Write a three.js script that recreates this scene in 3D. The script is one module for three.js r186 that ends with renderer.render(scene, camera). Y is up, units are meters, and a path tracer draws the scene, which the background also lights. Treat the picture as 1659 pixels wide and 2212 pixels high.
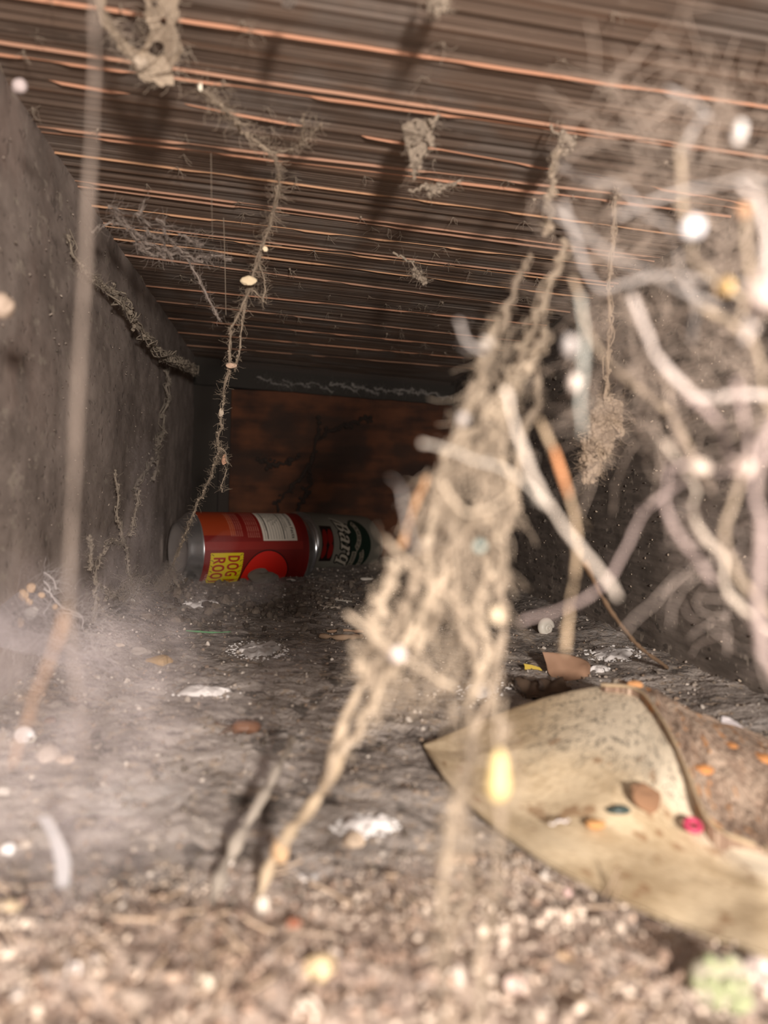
import * as THREE from 'three';

// ---------------------------------------------------------------- camera, sky, lamp, exposure
const W = 1659, H = 2212, FPX = 1660, RAD = Math.PI / 180;
const scene = new THREE.Scene();
const camera = new THREE.PerspectiveCamera(2 * Math.atan(H / 2 / FPX) / RAD, W / H, 0.004, 20);
camera.rotation.order = 'YXZ';
camera.rotation.set(-1.9 * RAD, -7.7 * RAD, 1.8 * RAD);
camera.position.set(0, 0.087, 0);
camera.focus = 0.47;
camera.userData.fStop = 9;
camera.updateMatrixWorld(true);
const renderer = new THREE.WebGLRenderer({ antialias: true });
renderer.toneMapping = THREE.LinearToneMapping;
renderer.toneMappingExposure = 1.0;
renderer.shadowMap.enabled = true;
scene.background = new THREE.Color(0.62, 0.66, 0.7);            // overcast daylight outside the mouth of the cavity
scene.environment = null;
const lamp = new THREE.PointLight(new THREE.Color(1, 0.905, 0.835), 1.2, 0, 2);   // the photographer's hand lamp, up and to the right of the lens
lamp.position.set(0.05, 0.13, 0.21);
lamp.castShadow = true; lamp.shadow.radius = 0.8; lamp.shadow.mapSize.set(2048, 2048); lamp.shadow.camera.near = 0.01; lamp.shadow.camera.far = 3;
scene.add(lamp);

// ---------------------------------------------------------------- helpers
let seed = 20240611;
const rnd = () => { seed = (seed + 0x6D2B79F5) | 0; let t = Math.imul(seed ^ (seed >>> 15), 1 | seed); t = (t + Math.imul(t ^ (t >>> 7), 61 | t)) ^ t; return ((t ^ (t >>> 14)) >>> 0) / 4294967296; };
const rr = (a, b) => a + (b - a) * rnd();
const V = (x, y, z) => new THREE.Vector3(x, y, z);
const hash = (i, j) => { let h = Math.imul(i | 0, 374761393) ^ Math.imul(j | 0, 668265263); h = Math.imul(h ^ (h >>> 13), 1274126177); return ((h ^ (h >>> 16)) >>> 0) / 4294967296; };
function vn(x, y) {
  const i = Math.floor(x), j = Math.floor(y), a = x - i, b = y - j, u = a * a * (3 - 2 * a), v = b * b * (3 - 2 * b);
  const p = hash(i, j), q = hash(i + 1, j), r = hash(i, j + 1), s = hash(i + 1, j + 1);
  return p + (q - p) * u + (r - p) * v + (p - q - r + s) * u * v;
}
function fbm(x, y, n = 4) { let a = 0.5, s = 0, t = 0; for (let k = 0; k < n; k++) { s += a * vn(x + k * 17.3, y - k * 9.1); t += a; a *= 0.5; x *= 2.03; y *= 2.03; } return s / t; }
const sm = (a, b, x) => { const t = Math.min(1, Math.max(0, (x - a) / (b - a))); return t * t * (3 - 2 * t); };
const mixc = (a, b, t) => [a[0] + (b[0] - a[0]) * t, a[1] + (b[1] - a[1]) * t, a[2] + (b[2] - a[2]) * t];
const toS = (c) => 255 * (c <= 0.0031308 ? 12.92 * c : 1.055 * Math.pow(Math.min(1, Math.max(0, c)), 1 / 2.4) - 0.055);
function texture(w, h, f) {                                     // f(u, v) returns [r, g, b, height], colours linear
  const c = new Uint8Array(w * h * 4), b = new Uint8Array(w * h * 4);
  for (let j = 0; j < h; j++) for (let i = 0; i < w; i++) {
    const o = f((i + 0.5) / w, (j + 0.5) / h), k = 4 * (j * w + i);
    c[k] = toS(o[0]); c[k + 1] = toS(o[1]); c[k + 2] = toS(o[2]); c[k + 3] = 255;
    b[k] = b[k + 1] = b[k + 2] = 255 * Math.min(1, Math.max(0, o[3] ?? 0.5)); b[k + 3] = 255;
  }
  const mk = (d, srgb) => { const t = new THREE.DataTexture(d, w, h); t.magFilter = t.minFilter = THREE.LinearFilter; if (srgb) t.colorSpace = THREE.SRGBColorSpace; t.needsUpdate = true; return t; };
  return { map: mk(c, true), bumpMap: mk(b, false) };
}
const colorMat = new Map();
function M(c, rough = 0.95, extra = {}) {
  const key = c.join() + rough + JSON.stringify(extra);
  if (!colorMat.has(key)) colorMat.set(key, new THREE.MeshStandardMaterial({ color: new THREE.Color().setRGB(...c), roughness: rough, side: THREE.DoubleSide, ...extra }));
  return colorMat.get(key);
}
const used = new Map();
function numbered(n) { const k = used.get(n) ?? 0; used.set(n, k + 1); return k ? `${n}_${String(k).padStart(3, '0')}` : n; }
function tag(o, label, category, group) { o.userData.label = label; o.userData.category = category; if (group) o.userData.group = group; return o; }
function shade(o) { o.castShadow = o.receiveShadow = true; return o; }
function thing(name, label, category, at = V(0, 0, 0)) { const g = new THREE.Group(); g.name = numbered(name); g.position.copy(at); scene.add(g); return tag(g, label, category); }
function part(name, geo, mat, parent) { const m = shade(new THREE.Mesh(geo, mat)); m.name = name; parent.add(m); return m; }
function solo(name, label, category, geo, mat) {                // a thing that is one mesh, its origin at its own middle
  geo.computeBoundingBox(); const c = geo.boundingBox.getCenter(V()); c.y = geo.boundingBox.min.y; geo.translate(-c.x, -c.y, -c.z);
  const m = shade(new THREE.Mesh(geo, mat)); m.name = numbered(name); m.position.copy(c); scene.add(m); return tag(m, label, category);
}
function struct(name, geo, mat) { const m = shade(new THREE.Mesh(geo, mat)); m.name = name; m.userData.kind = 'structure'; scene.add(m); return m; }

// real distances: the direction of a point seen from the lens, met with the cavity's surfaces
const RM = new THREE.Matrix4().makeRotationFromEuler(camera.rotation);
const ray = (px, py) => V((px - W / 2) / FPX, -(py - H / 2) / FPX, -1).applyMatrix4(RM);
const P = (px, py, d) => ray(px, py).multiplyScalar(d).add(camera.position);
const XL = -0.101, XR = 0.2, ZB = -0.9, ZF = -0.015;
const ceilY = (x) => 0.2275 - 0.042 * (x + 0.1);
function floorH(x, z) {
  let h = 0.004 * (fbm(x * 22 + 5, z * 22) - 0.5) + 0.0026 * (fbm(x * 90, z * 90 + 7) - 0.5) + 0.0012 * (vn(x * 420, z * 420) - 0.5);
  h += 0.010 * sm(0.05, 0, x - XL) * (0.4 + fbm(x * 30, z * 18)) * sm(-0.2, -0.45, z);
  h += 0.007 * sm(0.05, 0, XR - x) * (0.3 + fbm(x * 30, z * 25));
  h += 0.0035 * sm(-0.175, -0.12, z) * (0.3 + fbm(x * 45, z * 45)) + 0.0022 * sm(-0.19, -0.12, z) * (vn(x * 260, z * 260) - 0.3);
  h += 0.004 * sm(-0.62, -0.68, z) * fbm(x * 40 + 3, z * 40);
  return h;
}
function onFloor(px, py, up = 0) { const v = ray(px, py); let y = 0, p; for (let k = 0; k < 6; k++) { p = v.clone().multiplyScalar((y + up - 0.087) / v.y).add(camera.position); y = floorH(p.x, p.z); } return p; }
const onLeft = (px, py, off = 0.001) => { const v = ray(px, py); return v.multiplyScalar((XL + off) / v.x).add(camera.position); };
const onRight = (px, py, off = 0.001) => { const v = ray(px, py); return v.multiplyScalar((XR - off) / v.x).add(camera.position); };
const onCeil = (px, py, off = 0) => { const v = ray(px, py), t = (0.2275 - 0.0042 - off - 0.087) / (v.y + 0.042 * v.x); return v.multiplyScalar(t).add(camera.position); };
const onBack = (px, py, off = 0.001) => { const v = ray(px, py); return v.multiplyScalar((ZB + off) / v.z).add(camera.position); };

class MB {                                                      // gathers tubes and lumps for ONE part
  constructor() { this.p = []; this.i = []; }
  tube(pts, r, sides = 5) {
    const n = pts.length, b = this.p.length / 3, t = V(), u = V(), w = V(), ref = V(0.3, 0.2, 0.93).normalize();
    for (let k = 0; k < n; k++) {
      t.copy(pts[Math.min(n - 1, k + 1)]).sub(pts[Math.max(0, k - 1)]).normalize();
      u.crossVectors(t, Math.abs(t.dot(ref)) > 0.95 ? V(1, 0, 0) : ref).normalize(); w.crossVectors(t, u);
      const q = typeof r === 'function' ? r(k / (n - 1)) : r;
      for (let s = 0; s < sides; s++) { const a = 2 * Math.PI * s / sides, c = Math.cos(a) * q, e = Math.sin(a) * q; this.p.push(pts[k].x + u.x * c + w.x * e, pts[k].y + u.y * c + w.y * e, pts[k].z + u.z * c + w.z * e); }
    }
    for (let k = 0; k < n - 1; k++) for (let s = 0; s < sides; s++) { const a = b + k * sides + s, c = b + k * sides + (s + 1) % sides; this.i.push(a, c, a + sides, c, c + sides, a + sides); }
    for (let s = 1; s < sides - 1; s++) { const e = b + (n - 1) * sides; this.i.push(b, b + s + 1, b + s, e, e + s, e + s + 1); }
    return this;
  }
  lump(at, r, sx = 1, sy = 1, sz = 1) {
    const g = new THREE.IcosahedronGeometry(r, 1), a = g.attributes.position, b = this.p.length / 3, k0 = rr(0, 99);
    for (let k = 0; k < a.count; k++) { const x = a.getX(k), y = a.getY(k), z = a.getZ(k), f = 0.7 + 0.6 * vn(x / r * 1.3 + k0, y / r * 1.3 + z / r * 2.1); this.p.push(at.x + x * f * sx, at.y + y * f * sy, at.z + z * f * sz); }
    for (let k = 0; k < a.count; k++) this.i.push(b + k);
    return this;
  }
  fiber(from, len, r, spread = 1, dir = null) {                 // one fine hair that wanders
    const d = dir ? dir.clone() : V(rr(-1, 1), rr(-1, 1), rr(-1, 1)).normalize(), pts = [from.clone()], n = 6, q = from.clone();
    for (let k = 0; k < n; k++) { d.add(V(rr(-1, 1), rr(-1, 1), rr(-1, 1)).multiplyScalar(0.55 * spread)).normalize(); q.addScaledVector(d, len / n); pts.push(q.clone()); }
    return this.tube(pts, r, 3);
  }
  geo() {
    const g = new THREE.BufferGeometry(); g.setAttribute('position', new THREE.Float32BufferAttribute(this.p, 3)); g.setIndex(this.i); g.computeVertexNormals(); return g;
  }
}
const curve = (pts, n) => new THREE.CatmullRomCurve3(pts, false, 'centripetal').getSpacedPoints(n ?? Math.max(8, pts.length * 8));
function wobble(pts, amp) { const k0 = rr(0, 500); return pts.map((p, k) => V(p.x + amp * (vn(k * 0.37, k0) - 0.5), p.y + amp * (vn(k * 0.37, k0 + 40) - 0.5), p.z + amp * (vn(k * 0.37, k0 + 80) - 0.5))); }
// a dusty strand: a rough core, finer strands twisting along it, hairs sticking out and grains of dust
function strand(mb, pts, r, o = {}) {
  const c = wobble(curve(pts, o.n), o.wob ?? r * 3), k0 = rr(0, 300), len = c.reduce((s, p, k) => k ? s + p.distanceTo(c[k - 1]) : 0, 0);
  mb.tube(c, (t) => r * (0.45 + 1.1 * vn(t * len * 260, k0)) * (o.taper ? 0.35 + 0.65 * Math.sin(Math.PI * Math.min(0.97, Math.max(0.03, t))) : 1), o.sides ?? 6);
  for (let k = 0; k < (o.side ?? 0); k++) mb.tube(wobble(c, r * rr(4, 9)), r * rr(0.25, 0.5), 4);
  for (let k = 0; k < (o.hair ?? 0); k++) mb.fiber(c[Math.floor(rnd() * c.length)], (o.hairLen ?? 0.006) * rr(0.4, 1.3), (o.hairR ?? 0.00006) * rr(0.6, 1.4), o.spread ?? 1);
  for (let k = 0; k < (o.dust ?? 0); k++) { const p = c[Math.floor(rnd() * c.length)]; mb.lump(p.clone().add(V(rr(-1, 1), rr(-1, 1), rr(-1, 1)).multiplyScalar(r * 1.6)), r * rr(0.5, 1.3)); }
  return c;
}
const px3 = (a, d) => a.map((q) => P(q[0], q[1], q[2] ?? d));
function crumbGeo(r, sx = 1, sy = 1, sz = 1, det = 2, rough = 0.5) {
  const g = new THREE.IcosahedronGeometry(r, det), a = g.attributes.position, k0 = rr(0, 999);
  for (let k = 0; k < a.count; k++) { const x = a.getX(k), y = a.getY(k), z = a.getZ(k), f = 1 - rough / 2 + rough * vn(x / r * 1.4 + k0, y / r * 1.4 + z / r * 1.9 + k0); a.setXYZ(k, x * f * sx, y * f * sy, z * f * sz); }
  g.computeVertexNormals(); return g;
}
// a sheet with thickness: outline and holes given as directions, each point put at its own distance
function flakeGeo(outline, holes, depthOf, thick, rough) {
  const s = new THREE.Shape(outline.map((q) => new THREE.Vector2(q[0], -q[1])));
  for (const h of holes) s.holes.push(new THREE.Path(h.map((q) => new THREE.Vector2(q[0], -q[1]))));
  const g = new THREE.ExtrudeGeometry(s, { depth: 1, bevelEnabled: false, steps: 1 }), a = g.attributes.position, k0 = rr(0, 99);
  for (let k = 0; k < a.count; k++) { const x = a.getX(k), y = -a.getY(k), p = P(x, y, depthOf(x, y) + rough * (fbm(x * 0.03 + k0, y * 0.03) - 0.5) + (a.getZ(k) > 0.5 ? thick : 0)); a.setXYZ(k, p.x, p.y, p.z); }
  g.computeVertexNormals(); return g;
}
const ring = (cx, cy, r, n = 9, j = 0.3) => Array.from({ length: n }, (_, k) => { const a = -2 * Math.PI * k / n, q = r * (1 - j / 2 + j * rnd()); return [cx + Math.cos(a) * q, cy + Math.sin(a) * q]; });
function ragged(pts, per = 4, j = 4) { const o = []; pts.forEach((p, k) => { const q = pts[(k + 1) % pts.length]; for (let i = 0; i < per; i++) { const t = i / per; o.push([p[0] + (q[0] - p[0]) * t + rr(-j, j), p[1] + (q[1] - p[1]) * t + rr(-j, j)]); } }); return o; }
// a bent sheet from rows of points: each row a list of points, splined both ways
function sheetGeo(rows, nu, nv, thick, bump = () => 0) {
  const rs = rows.map((r) => curve(r, nu)), p = [], uv = [], ix = [], grid = [];
  for (let u = 0; u <= nu; u++) grid.push(new THREE.CatmullRomCurve3(rs.map((r) => r[u]), false, 'centripetal').getPoints(nv));
  for (const side of [0, 1]) for (let u = 0; u <= nu; u++) for (let v = 0; v <= nv; v++) {
    const q = grid[u][v], e = bump(u / nu, v / nv); p.push(q.x, q.y + e - side * thick, q.z); uv.push(u / nu, v / nv);
  }
  const id = (s, u, v) => s * (nu + 1) * (nv + 1) + u * (nv + 1) + v;
  for (let u = 0; u < nu; u++) for (let v = 0; v < nv; v++) { ix.push(id(0, u, v), id(0, u + 1, v), id(0, u, v + 1), id(0, u + 1, v), id(0, u + 1, v + 1), id(0, u, v + 1)); ix.push(id(1, u, v), id(1, u, v + 1), id(1, u + 1, v), id(1, u + 1, v), id(1, u, v + 1), id(1, u + 1, v + 1)); }
  for (let u = 0; u < nu; u++) for (const v of [0, nv]) ix.push(id(0, u, v), id(1, u, v), id(0, u + 1, v), id(1, u, v), id(1, u + 1, v), id(0, u + 1, v));
  for (let v = 0; v < nv; v++) for (const u of [0, nu]) ix.push(id(0, u, v), id(0, u, v + 1), id(1, u, v), id(1, u, v), id(0, u, v + 1), id(1, u, v + 1));
  const g = new THREE.BufferGeometry(); g.setAttribute('position', new THREE.Float32BufferAttribute(p, 3)); g.setAttribute('uv', new THREE.Float32BufferAttribute(uv, 2)); g.setIndex(ix); g.computeVertexNormals(); return g;
}

// ---------------------------------------------------------------- the setting: a boxed-in wooden cavity, open at the front
const FX0 = XL - 0.012, FX1 = XR + 0.012, FZ0 = 0.05, FZ1 = ZB - 0.012;
const floorTex = texture(1400, 2048, (u, v) => {
  const x = FX0 + (FX1 - FX0) * u, z = FZ0 + (FZ1 - FZ0) * v, a = fbm(x * 34, z * 34, 5), b = fbm(x * 210 + 9, z * 210, 3), s = vn(x * 1400, z * 1100), l = fbm(x * 60, z * 300 + 4, 3);
  let c = mixc([0.185, 0.155, 0.132], [0.47, 0.415, 0.37], sm(0.25, 0.72, 0.55 * a + 0.25 * b + 0.2 * l));
  c = mixc(c, [0.05, 0.04, 0.032], 0.7 * sm(0.64, 0.74, fbm(x * 120 + 40, z * 120, 3)));
  c = mixc(c, [0.42, 0.33, 0.25], 0.8 * sm(0.66, 0.78, fbm(x * 330, z * 330 + 80, 2)));
  c = mixc(c, [0.6, 0.58, 0.55], sm(0.95, 0.975, s) * 0.4);
  const w = sm(0.62, 0.75, fbm(x * 26 + 70, z * 42, 4)) * sm(0.4, 0.7, fbm(x * 300, z * 500, 3)); c = mixc(c, [0.5, 0.48, 0.46], 0.55 * w);
  const f = sm(-0.185, -0.15, z + 0.03 * (fbm(x * 30, 3) - 0.5)); c = mixc(c, mixc([0.34, 0.25, 0.2], [0.6, 0.48, 0.385], sm(0.3, 0.75, 0.5 * fbm(x * 150, z * 150 + 5, 3) + 0.5 * vn(x * 420, z * 420))), 0.8 * f);
  const d = sm(-0.27, -0.62, z) * 0.44; c = mixc(c, [0.12, 0.1, 0.082], d * 1.6);  // fading light towards the back painted into the floor colour
  return [...c, 0.5 * b + 0.3 * s + 0.2 * a];
});
{
  const nx = 220, nz = 560, g = new THREE.PlaneGeometry(1, 1, nx, nz), a = g.attributes.position, t = g.attributes.uv;
  for (let k = 0; k < a.count; k++) { const u = t.getX(k), v = 1 - t.getY(k), x = FX0 + (FX1 - FX0) * u, z = FZ0 + (FZ1 - FZ0) * v; a.setXYZ(k, x, floorH(x, z), z); t.setXY(k, u, v); }
  for (let k = 0; k < g.index.count; k += 3) { const q = g.index.getX(k); g.index.setX(k, g.index.getX(k + 1)); g.index.setX(k + 1, q); }
  for (let k = 0; k < g.index.count; k += 3) { const q = g.index.getX(k); g.index.setX(k, g.index.getX(k + 1)); g.index.setX(k + 1, q); }
  g.computeVertexNormals();
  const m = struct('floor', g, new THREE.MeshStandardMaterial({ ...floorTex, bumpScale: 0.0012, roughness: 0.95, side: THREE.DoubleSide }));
  const base = shade(new THREE.Mesh(new THREE.BoxGeometry(FX1 - FX0, 0.02, FZ0 - FZ1), M([0.1, 0.08, 0.06]))); base.name = 'floor_slab'; base.position.set((FX0 + FX1) / 2, -0.022, (FZ0 + FZ1) / 2); m.add(base);
}
function wallGeo(x, dir, nz, ny, h) {                           // a thick rough wall across x; dir points into the cavity
  const g = new THREE.PlaneGeometry(1, 1, nz, ny), a = g.attributes.position, t = g.attributes.uv;
  for (let k = 0; k < a.count; k++) { const u = t.getX(k), v = t.getY(k), z = ZF + (FZ1 - ZF) * u, y = -0.02 + 0.265 * v; a.setXYZ(k, x + dir * h(z, y), y, z); }
  if (dir > 0) g.computeVertexNormals(); else { for (let k = 0; k < g.index.count; k += 3) { const q = g.index.getX(k); g.index.setX(k, g.index.getX(k + 1)); g.index.setX(k + 1, q); } g.computeVertexNormals(); }
  return g;
}
function thickWall(name, geo, mat, x, dir) {
  const m = struct(name, geo, mat), b = shade(new THREE.Mesh(new THREE.BoxGeometry(0.02, 0.265, ZF - FZ1), M([0.1, 0.085, 0.07])));
  b.name = 'wall_core'; b.position.set(x - dir * 0.0125, 0.1125, (ZF + FZ1) / 2); m.add(b); return m;
}
const leftTex = texture(2048, 1024, (u, v) => {
  const z = ZF + (FZ1 - ZF) * u, y = -0.02 + 0.265 * v, a = fbm(z * 26, y * 18 + 3, 5), st = fbm(z * 150, y * 330, 3), pit = sm(0.68, 0.8, fbm(z * 240 + 9, y * 300, 4)), fl = fbm(z * 50, y * 70 + 8, 5);
  let c = mixc([0.19, 0.15, 0.126], [0.42, 0.345, 0.3], sm(0.22, 0.78, 0.5 * a + 0.16 * st + 0.34 * fl));
  c = mixc(c, [0.33, 0.235, 0.195], 0.65 * sm(0.45, 0.7, fbm(z * 40 + 20, y * 24, 4)) * sm(-0.42, -0.22, z));
  c = mixc(c, [0.07, 0.055, 0.044], 0.4 * pit);
  c = mixc(c, [0.4, 0.33, 0.285], 0.4 * sm(0.52, 0.75, fbm(z * 120 + 3, y * 26, 4)) * sm(-0.5, -0.2, z)); c = mixc(c, [0.4, 0.34, 0.28], 0.75 * sm(0.68, 0.8, fbm(z * 110 + 50, y * 200, 4)));
  return [...c, 0.3 * st + 0.45 * fl + 0.25 - 0.2 * pit];
});
thickWall('wall_left', wallGeo(XL, 1, 260, 90, (z, y) => 0.002 * (fbm(z * 25, y * 40) - 0.5) + 0.0005 * (vn(z * 90, y * 160) - 0.5)), new THREE.MeshStandardMaterial({ ...leftTex, bumpScale: 0.0008, roughness: 0.93 }), XL, 1);
const rightTex = texture(2048, 1024, (u, v) => {
  const z = ZF + (FZ1 - ZF) * u, y = -0.02 + 0.265 * v, a = fbm(z * 20 + 30, y * 24, 5), gr = fbm(z * 40, y * 420, 3), ck = fbm(z * 110, y * 250 + 8, 3);
  let c = mixc([0.085, 0.068, 0.055], [0.21, 0.172, 0.142], sm(0.25, 0.78, 0.4 * a + 0.35 * gr + 0.25 * ck));
  c = mixc(c, [0.035, 0.028, 0.022], 0.7 * sm(0.66, 0.78, ck));
  c = mixc(c, [0.36, 0.31, 0.25], 0.6 * sm(0.72, 0.82, fbm(z * 260 + 90, y * 220, 3)));
  return [...c, 0.5 * gr + 0.5 * ck];
});
thickWall('wall_right', wallGeo(XR, -1, 200, 80, (z, y) => 0.002 * (fbm(z * 50 + 7, y * 60) - 0.5)), new THREE.MeshStandardMaterial({ ...rightTex, bumpScale: 0.0008, roughness: 0.93 }), XR, -1);

// ceiling: one old softwood board, its hard grain worn up into ridges
const grain = (z, x) => { const q = z + 0.0016 * (fbm(x * 7 + 3, z * 14) - 0.5) + 0.013 * x; return [fbm(q * 900, x * 5, 2), fbm(q * 260, x * 4 + 9, 2), fbm(q * 60, x * 6 + 20, 3), q]; };
const ceilTex = texture(900, 2048, (u, v) => {
  const x = FX0 + (FX1 - FX0) * u, z = ZF + (FZ1 - ZF) * v, [a, b, e] = grain(z, x), d = fbm(x * 40, z * 40, 4), s = fbm(x * 160, z * 900, 2);
  let c = mixc([0.135, 0.094, 0.07], [0.29, 0.205, 0.152], sm(0.22, 0.8, 0.42 * a + 0.3 * b + 0.28 * e));
  c = mixc(c, [0.28, 0.15, 0.085], 0.45 * sm(0.64, 0.8, b));
  c = mixc(c, [0.25, 0.21, 0.18], 0.65 * sm(0.45, 0.72, d));
  c = mixc(c, [0.05, 0.037, 0.028], 0.4 * sm(0.6, 0.8, fbm(x * 14 + 60, z * 60, 4)));
  c = mixc(c, [0.36, 0.28, 0.22], 0.4 * sm(0.74, 0.86, s));
  return [...c, 0.7 * a + 0.3 * b];
});
{
  const nx = 60, nz = 700, g = new THREE.PlaneGeometry(1, 1, nx, nz), a = g.attributes.position, t = g.attributes.uv;
  for (let k = 0; k < a.count; k++) { const u = t.getX(k), v = t.getY(k), x = FX0 + (FX1 - FX0) * u, z = ZF + (FZ1 - ZF) * v, q = grain(z, x); a.setXYZ(k, x, ceilY(x) + 0.0008 * (0.6 - q[1]) + 0.0004 * (0.5 - q[0]), z); }
  for (let k = 0; k < g.index.count; k += 3) { const q = g.index.getX(k); g.index.setX(k, g.index.getX(k + 1)); g.index.setX(k + 1, q); }
  g.computeVertexNormals();
  const ceiling = struct('ceiling', g, new THREE.MeshStandardMaterial({ ...ceilTex, bumpScale: 0.0006, roughness: 0.85, side: THREE.DoubleSide }));
  const b = shade(new THREE.Mesh(new THREE.BoxGeometry(FX1 - FX0, 0.02, ZF - FZ1), M([0.12, 0.085, 0.06]))); b.name = 'ceiling_board'; b.position.set((FX0 + FX1) / 2, ceilY((FX0 + FX1) / 2) + 0.0135, (ZF + FZ1) / 2); b.rotation.z = -0.042; ceiling.add(b);
  const hues = [[0.44, 0.215, 0.125], [0.37, 0.2, 0.125], [0.48, 0.26, 0.14]].map((c) => M(c, 0.75));
  // [left point, right point, width in millimetres, how much of it shows]
  const lines = [
    [[350, 37], [830, 108], 1.2, 0.9], [[430, 155], [830, 215], 1.2, 1], [[370, 167], [830, 230], 1.3, 1], [[225, 195], [830, 302], 0.8, 0.45], [[82, 273], [830, 360], 0.9, 1], [[82, 283], [830, 375], 0.9, 1],
    [[120, 328], [830, 422], 0.9, 0.9], [[165, 391], [830, 478], 0.9, 1], [[165, 401], [830, 488], 1.0, 1], [[320, 458], [830, 518], 0.6, 0.7], [[215, 479], [830, 552], 0.7, 1], [[215, 486], [830, 559], 0.8, 1],
    [[245, 515], [830, 588], 1.1, 1], [[270, 550], [830, 622], 0.9, 0.9], [[300, 615], [830, 668], 1.0, 0.7], [[325, 648], [830, 704], 1.3, 1], [[345, 685], [830, 732], 1.2, 0.8], [[360, 715], [830, 757], 1.4, 0.8], [[400, 745], [830, 780], 1.4, 0.8],
  ];
  for (const [p, q, w, show] of lines) {
    const A = onCeil(...p), B = onCeil(...q), sl = (B.z - A.z) / (B.x - A.x), k0 = rr(0, 99), mb = [], ix = [], n = 90, far = q[0] < 500;
    const x0 = XL, x1 = far ? B.x : XR;
    for (let k = 0; k <= n; k++) {
      const x = x0 + (x1 - x0) * k / n, z = A.z + sl * (x - A.x) + 0.0009 * (fbm(x * 40, k0) - 0.5), on = sm(0.62 - 0.62 * show, 0.7 - 0.6 * show, fbm(x * 22 + k0, 5 + k0, 3)), hw = 0.0004 * w * (0.6 + 0.6 * vn(x * 90, k0)), y = ceilY(x) + 0.0006, dn = 0.0003 + 0.0011 * on - 0.0006 * sm(0.55, 0.75, vn(x * 60, k0 + 9));
      mb.push(x, y, z - hw * 1.3, x, y - dn, z - hw * 0.7, x, y - dn, z + hw * 0.7, x, y, z + hw * 1.3);
      if (k < n) for (let s = 0; s < 3; s++) { const a0 = 4 * k + s; ix.push(a0, a0 + 4, a0 + 1, a0 + 1, a0 + 4, a0 + 5); }
    }
    const rg = new THREE.BufferGeometry(); rg.setAttribute('position', new THREE.Float32BufferAttribute(mb, 3)); rg.setIndex(ix); rg.computeVertexNormals();
    part('grain_ridge', rg, hues[Math.floor(rnd() * 3) % 3], ceiling);
  }
}
// back wall: a red-brown board, a dark post beside it and a rough ledge along its top
{
  const bt = texture(512, 512, (u, v) => { const a = fbm(u * 5, v * 22, 4), b = fbm(u * 12 + 5, v * 9, 4), k = fbm(u * 60, v * 60, 3); const c = mixc([0.03, 0.012, 0.006], [0.115, 0.038, 0.014], sm(0.25, 0.75, 0.5 * a + 0.5 * b)); return [...mixc(c, [0.03, 0.016, 0.01], 0.7 * sm(0.55, 0.72, fbm(u * 4 + 9, v * 5, 4))), 0.5 * a + 0.5 * k]; });
  const g = new THREE.Group(); g.name = 'wall_back'; g.userData.kind = 'structure'; scene.add(g);
  const core = part('wall_core', new THREE.BoxGeometry(FX1 - FX0, 0.265, 0.02), M([0.04, 0.03, 0.024]), g); core.position.set((FX0 + FX1) / 2, 0.1125, ZB - 0.022);
  const L = onBack(499, 900).x, top = onBack(700, 850).y;
  const bd = new THREE.BoxGeometry(XR - L, top + 0.01, 0.012, 40, 20, 1), a = bd.attributes.position;
  for (let k = 0; k < a.count; k++) if (a.getZ(k) > 0) a.setZ(k, a.getZ(k) + 0.003 * (fbm(a.getX(k) * 30, a.getY(k) * 40) - 0.5));
  bd.computeVertexNormals();
  part('back_board', bd, new THREE.MeshStandardMaterial({ ...bt, bumpScale: 0.001, roughness: 0.9 }), g).position.set((L + XR) / 2, (top - 0.01) / 2, ZB - 0.006);
  const post = part('corner_post', crumbBox(0.034, 0.24, 0.012), M([0.035, 0.028, 0.022]), g); post.position.set(XL + 0.012, 0.11, ZB - 0.006);
  const led = part('ledge', crumbBox(XR - XL, 0.022, 0.02), M([0.03, 0.025, 0.02]), g); led.position.set((XL + XR) / 2, top + 0.009, ZB - 0.002); led.rotation.z = -0.035;
}
function crumbBox(w, h, d) { const g = new THREE.BoxGeometry(w, h, d, 24, 24, 3), a = g.attributes.position; for (let k = 0; k < a.count; k++) { const x = a.getX(k), y = a.getY(k); a.setZ(k, a.getZ(k) + 0.003 * (fbm(x * 70 + w * 50, y * 70) - 0.5)); a.setY(k, y + 0.002 * (fbm(x * 80, y * 30) - 0.5)); } g.computeVertexNormals(); return g; }

// ---------------------------------------------------------------- the two drink cans
function canLabel(draw) {
  const c = document.createElement('canvas'); c.width = 2048; c.height = 1088; const g = c.getContext('2d'); draw(g, 2048 / 207, c); 
  const t = new THREE.CanvasTexture(c); t.colorSpace = THREE.SRGBColorSpace; t.anisotropy = 8; return t;
}
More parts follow.
